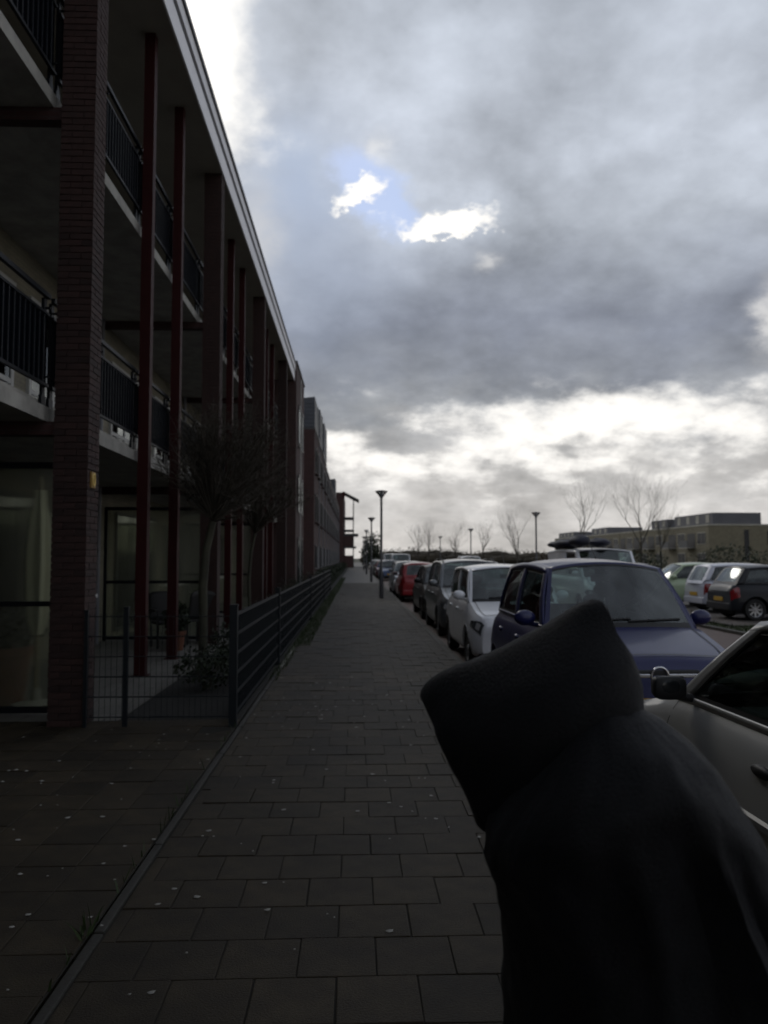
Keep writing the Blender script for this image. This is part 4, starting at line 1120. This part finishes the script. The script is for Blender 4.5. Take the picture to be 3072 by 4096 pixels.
    if badge == 'ring':
        bgp = []
        for k in range(24):
            t = 2 * math.pi * k / 24; bgp.append((.070 * math.cos(t), yf + .004, gz + .070 * math.sin(t)))
        bd = MB().path(bgp + [bgp[0]], .011, 8); bd.add([(-.075, yf - .01, gz - .012), (.01, yf - .01, gz + .012), (.075, yf - .01, gz + .012), (-.01, yf - .01, gz - .012)], [(0, 1, 2, 3)])
        bd.build('badge', chrome, gr, smooth=50)
        MB().box((.07, yf - .012, gz - .016), (.62 * W / 2, yf + .003, gz + .016)).build('grille_bar', chrome, gr, bevel=.006)
        MB().box((-.62 * W / 2, yf - .012, gz - .016), (-.07, yf + .003, gz + .016)).build('grille_bar', chrome, gr, bevel=.006)
    elif badge == 'disc':
        bd = MB(); bd.v = []; bd.lathe([(.05, 0), (.05, .012), (.04, .016), (.0, .016)], 18); q = bd.build('badge', chrome, gr, smooth=40); q.location = (0, yf - .05, gz + .10); q.rotation_euler = (R(-70), 0, 0)
    return o
HATCH = dict(L=3.85, W=1.66, H=1.46, wsb=.98, wst=1.62, rrt=3.38, rb=3.68, belt=.94, hood=.92, nz=.70, tail=.95, fw=.72, rwo=.62, wr=.29)
MPV = dict(L=3.60, W=1.68, H=1.64, wsb=.86, wst=1.42, rrt=3.28, rb=3.48, belt=1.00, hood=1.00, nz=.80, tail=1.0, fw=.66, rwo=.56, wr=.29, tum=.735)
BIGMPV = dict(L=4.25, W=1.75, H=1.64, wsb=1.0, wst=1.75, rrt=3.95, rb=4.1, belt=1.02, hood=1.00, nz=.78, tail=1.02, fw=.82, rwo=.72, wr=.31, tum=.72)
SALOON = dict(L=4.2, W=1.7, H=1.43, wsb=1.15, wst=1.85, rrt=3.2, rb=3.85, belt=.93, hood=.91, nz=.70, tail=.95, fw=.8, rwo=.75, wr=.30)
VAN = dict(L=5.0, W=1.9, H=2.05, wsb=.75, wst=1.35, rrt=4.75, rb=4.85, belt=1.15, hood=1.12, nz=.86, tail=1.15, fw=.8, rwo=.95, wr=.32, tum=.86)
def sp(base, **k): d = dict(base); d.update(k); return d
ZR = -.12
p_silver = paint('silver_grey', (.34, .34, .33), .1, .38); p_blue = paint('violet_blue', (.013, .016, .080), .05, .36, .28, .4); p_white = paint('white', (.74, .75, .78), .05)
p_grey = paint('light_grey', (.15, .16, .17), .5); p_black = paint('black', (.008, .008, .009), .0, .4, .2, .3); p_brown = paint('dark_brown', (.012, .009, .009), .0, .4, .2, .3); p_red = paint('red', (.24, .008, .012), .1)
p_green = paint('pale_green', (.34, .42, .27), .15); p_dkblue = paint('mid_blue', (.03, .06, .14), .3); p_anthr = paint('anthracite', (.008, .009, .013), .0, .4, .15, .25); p_wine = paint('wine_red', (.11, .012, .02), .2)
G = 'cars parked along the kerb'
TO, AW = math.pi, 0.0      # facing the viewer / facing away
def row(name, lab, s_, pm, yfront, x, facing, **k):
    L = s_['L']; y = yfront + L / 2 if facing == TO else yfront - L / 2
    return car(name, lab, 'car', s_, pm, (x, y, ZR), facing, G, **k)
row('parked_car', 'silver-grey hatchback nearest at the right edge, side window and black mirror showing', sp(HATCH, L=3.95, H=1.46, belt=.90, hood=.88, nz=.66, wsb=1.0, wst=1.80, mm=trim_m, mbox=1, hm=trim_m, strip=1, stripm=mat('grey_side_strip', (.16, .16, .155), .4), chrome_belt=mat('belt_trim_grey', (.5, .5, .48), .3, metal=.8), tum=.70), p_silver, 5.5, 2.52, AW)
row('parked_car', 'violet-blue compact car behind the hooded person, round chrome badge on its grille bar', sp(MPV, gz=.70, mm=p_blue, hm=p_blue, H=1.66, tum=.665), p_blue, 6.45, 2.50, TO, doors=4, badge='ring')
row('parked_car', 'small white hatchback parked behind the violet-blue car', sp(MPV, L=3.6, W=1.62, H=1.56, belt=.98, hood=.96, nz=.78, tum=.76), p_white, 11.5, 2.50, TO, doors=4, badge='disc')
row('parked_car', 'grey people carrier parked behind the small white hatchback', sp(BIGMPV), p_grey, 16.2, 2.62, TO, doors=4, rails=trim_m)
row('parked_car', 'dark brown car parked between the grey people carrier and the red car', sp(HATCH, L=4.0, H=1.5), p_brown, 20.9, 2.60, TO, doors=4)
row('parked_car', 'red hatchback seen from the rear, beside the nearest left lamp', sp(HATCH, L=3.7, W=1.62, H=1.50, rrt=3.3, rb=3.6), p_red, 33.2, 2.45, AW)
row('parked_car', 'silver estate car just beyond the red hatchback', sp(BIGMPV, H=1.52), p_grey, 34.6, 2.50, TO, doors=4)
row('parked_car', 'mid-blue car further along the kerb past the silver estate', sp(HATCH, H=1.5), p_dkblue, 57, 2.55, TO, doors=4)
row('parked_car', 'wine-red car far along the kerb past the mid-blue car', sp(HATCH), p_wine, 63, 2.45, TO)
row('parked_car', 'black saloon far along the kerb past the wine-red car', sp(SALOON), p_black, 69, 2.5, TO, doors=4)
row('parked_car', 'light grey car far along the kerb past the black saloon', sp(HATCH), p_grey, 75, 2.5, TO)
row('parked_car', 'dark car second farthest along the kerb', sp(HATCH), p_anthr, 82, 2.5, TO)
row('parked_car', 'pale car farthest along the kerb', sp(HATCH), p_white, 89, 2.5, TO)
vn = car('white_van', 'white van on the road behind the violet-blue car, dark bundles tied on its roof', 'van', sp(VAN, L=4.8, W=1.8, H=1.96, vanu=.34), p_white, (7.05, 23.2, ZR), TO, 'vans', van=True)
load_m = mat('dark_blue_tarpaulin', (.022, .024, .045), .7, var=.4, scale=3)
ld = thing('roof_load', 'dark blue tarpaulin bundles lying on the roof of the white van', 'bundle', (6.7, 23.6, 1.82))
for (x, y, rx, ry, rz_, z) in ((-.32, -1.35, .28, .5, .17, .20), (.28, -1.25, .30, .45, .13, .16), (-.25, .3, .36, .9, .14, .16), (-.05, 1.5, .5, .6, .12, .14)):
    q = MB().ell((x, y, z), (rx, ry, rz_), 14, 9).build('bundle', load_m, ld, smooth=60)
    d_ = q.modifiers.new('d', 'DISPLACE'); tx = bpy.data.textures.get('lump') or bpy.data.textures.new('lump', 'CLOUDS'); tx.noise_scale = .22; d_.texture = tx; d_.strength = .12
car('white_van', 'white van far off on the road beyond the mid-blue car', 'van', sp(VAN), p_white, (4.3, 76, ZR), TO, 'vans', van=True)
car('white_van', 'second white van, farther off on the road', 'van', sp(VAN, H=2.2), p_white, (4.6, 104, ZR), TO, 'vans', van=True)
car('parked_car', 'white estate with roof rails across the road, above the grey people carrier', 'car', sp(BIGMPV, H=1.78, L=4.4), p_white, (8.0, 55, ZR), TO, 'cars across the road', doors=4, rails=p_white)
G2 = 'cars in the bays across the road'
PX = -math.pi / 2
car('parked_car', 'anthracite hatchback at the right in the parking bays, rear and yellow plate towards the road', 'car', sp(HATCH, H=1.47), p_anthr, (11.85, 21.3, -.115), PX, G2)
car('parked_car', 'light silver hatchback in the bays, left of the anthracite hatchback', 'car', sp(HATCH, H=1.50, L=3.7), paint('pale_silver', (.46, .47, .53), .2), (12.35, 24.2, -.115), PX, G2)
car('parked_car', 'pale green car in the bays with its nose towards the road', 'car', sp(SALOON, H=1.50, L=4.1), p_green, (11.4, 27.2, -.115), -PX, G2, doors=4)
car('parked_car', 'dark car in the bays mostly hidden behind the white van', 'car', sp(HATCH), p_black, (12.0, 33.2, -.115), PX, G2)
# ================================================================== THE PERSON IN THE BLACK HOODED COAT
coat_m = mat('black_coat_fabric', (.0060, .0062, .0072), .62, var=.3, scale=18, bump=.3, bscale=240, spec=.16)
skin_m = mat('skin', (.36, .22, .16), .55); trouser_m = mat('dark_trousers', (.012, .012, .016), .85, var=.3, scale=30); shoe_m = mat('black_shoes', (.010, .010, .010), .5); hair_m = mat('brown_hair', (.03, .018, .010), .6)
_p = coat_m.node_tree.nodes['Principled BSDF']; _p.inputs['Sheen Weight'].default_value = .10; _p.inputs['Sheen Roughness'].default_value = .45; _p.inputs['Sheen Tint'].default_value = (.55, .57, .62, 1)
PC = Vector((.45, 1.22, 0))
def skinned(name, joints, edges, m, parent, sub=2, loc=(0, 0, 0), root=0):
    me = bpy.data.meshes.new(name); me.from_pydata([j[0] for j in joints], edges, []); o = link(name, me, parent, loc)
    md = o.modifiers.new('skin', 'SKIN'); md.use_smooth_shade = True
    sv = me.skin_vertices[0].data
    for v, j in zip(sv, joints):
        r_ = j[1]; v.radius = r_ if isinstance(r_, tuple) else (r_, r_)
    sv[root].use_root = True
    s_ = o.modifiers.new('sub', 'SUBSURF'); s_.levels = s_.render_levels = sub
    me.materials.append(m); return o
# body: one continuous figure, walking away from the viewer, head bowed and turned to the left
FD = Vector((-.72, .60, -.36)).normalized()
J = [((0, 0, .80), (.115, .10)), ((0, .0, .92), (.12, .095)), ((-.01, 0, 1.06), (.125, .09)), ((-.015, .0, 1.14), (.07, .06)), ((-.05, .0, 1.19), (.044, .044)), ((-.135, -.015, 1.26), (.066, .070)), ((-.150, -.015, 1.32), (.064, .068)), ((-.155, -.015, 1.37), (.032, .032)),
     ((-.15, 0, 1.05), .05), ((-.15, .04, .87), .038), ((-.15, .16, .72), .028), ((-.145, .22, .68), (.03, .018)),
     ((.07, 0, 1.05), .05), ((.13, .04, .87), .038), ((.14, .13, .70), .028), ((.14, .18, .65), (.03, .018)),
     ((-.085, .0, .72), .075), ((-.09, .10, .42), .052), ((-.09, .02, .09), .036), ((-.095, .15, .04), .03),
     ((.085, .0, .72), .075), ((.09, -.02, .42), .052), ((.09, -.16, .11), .036), ((.095, -.05, .04), .03)]
E = [(0, 1), (1, 2), (2, 3), (3, 4), (4, 5), (5, 6), (6, 7), (3, 8), (8, 9), (9, 10), (10, 11), (3, 12), (12, 13), (13, 14), (14, 15), (0, 16), (16, 17), (17, 18), (18, 19), (0, 20), (20, 21), (21, 22), (22, 23)]
# fingers rooted in the palms
for pi_, sx in ((11, -1), (15, 1)):
    base = Vector(J[pi_][0])
    for k, (lat, ln) in enumerate(((-.024, .060), (-.008, .070), (.008, .066), (.024, .052))):
        a_ = base + Vector((lat, .03, -.02)); b_ = a_ + Vector((lat * .2, ln * .55, -ln * .5)); c_ = b_ + Vector((0, ln * .2, -ln * .5))
        i0 = len(J); J += [(tuple(a_), .0085), (tuple(b_), .008), (tuple(c_), .0065)]; E += [(pi_, i0), (i0, i0 + 1), (i0 + 1, i0 + 2)]
    a_ = base + Vector((-sx * .035, .0, .0)); b_ = a_ + Vector((-sx * .02, .035, -.02)); i0 = len(J); J += [(tuple(a_), .0095), (tuple(b_), .008)]; E += [(pi_, i0), (i0, i0 + 1)]
person = skinned('person', J, E, skin_m, None, 2, tuple(PC))
tag(person, 'person in a black hooded coat close by at the right, back turned, hood up', 'person')
def skinned_part(name, idx, grow_, m):
    mp = {k: i for i, k in enumerate(idx)}; jj = []
    for k in idx:
        p, r_ = J[k]; r_ = r_ if isinstance(r_, tuple) else (r_, r_); jj.append((p, tuple(v + grow_ for v in r_)))
    return skinned(name, jj, [(mp[a], mp[b]) for a, b in E if a in mp and b in mp], m, person)
skinned_part('trousers', [0, 1, 16, 17, 18, 20, 21, 22], .016, trouser_m)
for y0, x in ((.02, -.09), (-.16, .09)):
    z = 0.0 if y0 > -.1 else .0
    MB().rings([[(x + w * math.cos(t), y0 + yy, .045 + hgt * math.sin(t)) for t in [2 * math.pi * k / 12 for k in range(12)]] for yy, w, hgt in ((-.075, .03, .035), (-.05, .044, .045), (.02, .045, .048), (.10, .048, .04), (.165, .042, .034), (.20, .02, .022))]).build('shoe', shoe_m, person, smooth=60)
# face details (inside the hood)
hc = Vector((-.145, -.012, 1.305)); sd = FD.cross(Vector((0, 0, 1))).normalized(); upv = sd.cross(FD)
for k in (-1, 1):
    MB().ell(tuple(hc + FD * .062 + sd * .028 * k), (.012, .012, .012), 10, 6).build('eye', mat('eye', (.5, .5, .5), .2), person, smooth=60)
    MB().ell(tuple(hc + sd * .068 * k), (.014, .018, .03), 8, 6).build('ear', skin_m, person, smooth=60)
MB().tube(tuple(hc + FD * .06 + upv * .012), tuple(hc + FD * .085 - upv * .028), .008, .015, 8).build('nose', skin_m, person, smooth=60)
MB().ell(tuple(hc + FD * .062 - upv * .05), (.02, .02, .006), 10, 6).build('mouth', mat('lips', (.25, .10, .09), .5), person, smooth=60)
hr = MB().ell(tuple(hc - FD * .02 + upv * .02), (.074, .074, .080), 16, 10).build('hair', hair_m, person, smooth=60)
# coat: rings from the nape over the shoulders down to the hem, with long folds running down the back
def crease(X): return -.62 * max(0, X - .39) - .45 * max(0, .39 - X)
#      centre x, y, half width, half depth, z, how far the ring follows the sloping shoulder line
CR = [(.362, 1.135, .035, .04, 1.345, 0), (.360, 1.12, .062, .075, 1.330, .2), (.368, 1.105, .118, .128, 1.304, .7), (.362, 1.10, .174, .162, 1.272, 1), (.364, 1.10, .179, .168, 1.252, 1), (.368, 1.105, .184, .170, 1.222, .97),
      (.392, 1.12, .192, .172, 1.165, .85), (.415, 1.135, .204, .174, 1.10, .7), (.434, 1.148, .215, .175, 1.03, .5), (.447, 1.16, .227, .176, .940, .25), (.458, 1.17, .231, .178, .857, .1), (.466, 1.18, .238, .186, .652, 0), (.470, 1.19, .242, .19, .50, 0)]
FOLDS = [(-98, 4, .050, 1.26), (-86, 3.5, -.075, 1.26), (-77, 3, .085, 1.27), (-64, 4, -.065, 1.25), (-50, 4, .065, 1.22), (-34, 5, -.03, 1.16), (-122, 6, .030, 1.18), (-140, 7, -.03, 1.1), (150, 8, .02, 1.0), (60, 8, .02, 1.0), (100, 7, -.02, 1.0)]
ct = MB(); rs = []; NQ = 144
for k in range(len(CR) - 1):
    nj = 2 if k < 5 else 4
    for j in range(nj):
        t = j / nj; cx, cy, a_, b_, z, tf = (CR[k][i] + (CR[k + 1][i] - CR[k][i]) * t for i in range(6)); q = []
        for i in range(NQ):
            th = 2 * math.pi * i / NQ; c_, s_ = math.cos(th), math.sin(th); dg = math.degrees(th); dg = dg - 360 if dg > 180 else dg
            w = 1.0
            for f0, fw_, am, zt in FOLDS:
                f1 = f0 + 10 * (zt - z) * (1 if f0 > -80 else -1); dd = (dg - f1 + 180) % 360 - 180
                w += am * max(0, min(1, (zt - z) / .10)) * math.exp(-(dd / fw_) ** 2)
            X = cx + a_ * math.copysign(abs(c_) ** .8, c_) * w
            q.append((X - PC.x, cy - PC.y + b_ * math.copysign(abs(s_) ** .8, s_) * w, z + tf * crease(X)))
        rs.append(q)
ct.rings(rs, True, True, False)
coat = ct.build('coat', coat_m, person, smooth=42)
def fold_tex(name, sc_):
    t = bpy.data.textures.new(name, 'CLOUDS'); t.noise_scale = sc_; t.noise_depth = 3; return t
d_ = coat.modifiers.new('folds', 'DISPLACE'); d_.texture = fold_tex('coat_folds', .08); d_.strength = .022; d_.mid_level = .5
for pts_, rs_ in (([(-.14, .03, 1.02), (-.145, .06, .92), (-.15, .10, .84), (-.15, .17, .71)], (.06, .06, .056, .048)), ([(.08, .03, 1.02), (.12, .05, .92), (.135, .08, .84), (.14, .14, .70)], (.06, .06, .056, .048))):
    sl = MB(); rr_ = []
    for p_, r_ in zip(pts_, rs_): rr_.append([(p_[0] + r_ * math.cos(t), p_[1] + r_ * math.sin(t), p_[2]) for t in [2 * math.pi * i / 20 for i in range(20)]])
    so = sl.rings(rr_, True, True, False).build('sleeve', coat_m, person, smooth=80); ms = so.modifiers.new('sub', 'SUBSURF'); ms.levels = ms.render_levels = 2
# hood: rings from the back of the head to the brim, then folded inwards
HR = [((.365, 1.470), (.405, 1.386), .02, 1.14), ((.366, 1.492), (.420, 1.335), .055, 1.16), ((.338, 1.486), (.416, 1.284), .092, 1.175), ((.295, 1.461), (.388, 1.226), .128, 1.185), ((.219, 1.419), (.312, 1.160), .140, 1.205),
      ((.150, 1.384), (.232, 1.136), .130, 1.235), ((.116, 1.365), (.202, 1.134), .108, 1.255), ((.100, 1.345), (.188, 1.142), .101, 1.262), ((.100, 1.325), (.186, 1.158), .092, 1.264), ((.118, 1.325), (.195, 1.17), .085, 1.258), ((.20, 1.378), (.27, 1.21), .095, 1.22), ((.29, 1.40), (.345, 1.27), .07, 1.18)]
hd = MB(); rs = []
for (T, B, hdp, yc) in HR:
    c_ = ((T[0] + B[0]) / 2 - PC.x, yc - PC.y, (T[1] + B[1]) / 2); ux, uz = (T[0] - B[0]) / 2, (T[1] - B[1]) / 2; q = []
    for i in range(28):
        t = 2 * math.pi * i / 28; a_, b_ = math.cos(t), math.sin(t)
        tn = math.atan2(abs(b_), a_) / math.pi          # 0 at the ridge, 1 under the chin
        pa = 1 - 2 * tn if tn < .5 else -math.copysign(abs(a_) ** .7, 1)
        pb = math.copysign(min(1, abs(b_) ** (.9 if tn < .5 else .6)), b_)
        q.append((c_[0] + ux * pa, c_[1] + hdp * pb, c_[2] + uz * pa))
    rs.append(q)
hd.rings(rs)
hood = hd.build('hood', coat_m, person, smooth=70)
s_ = hood.modifiers.new('sub', 'SUBSURF'); s_.levels = s_.render_levels = 1
d_ = hood.modifiers.new('folds', 'DISPLACE'); d_.texture = fold_tex('hood_folds', .13); d_.strength = .022; d_.mid_level = .5
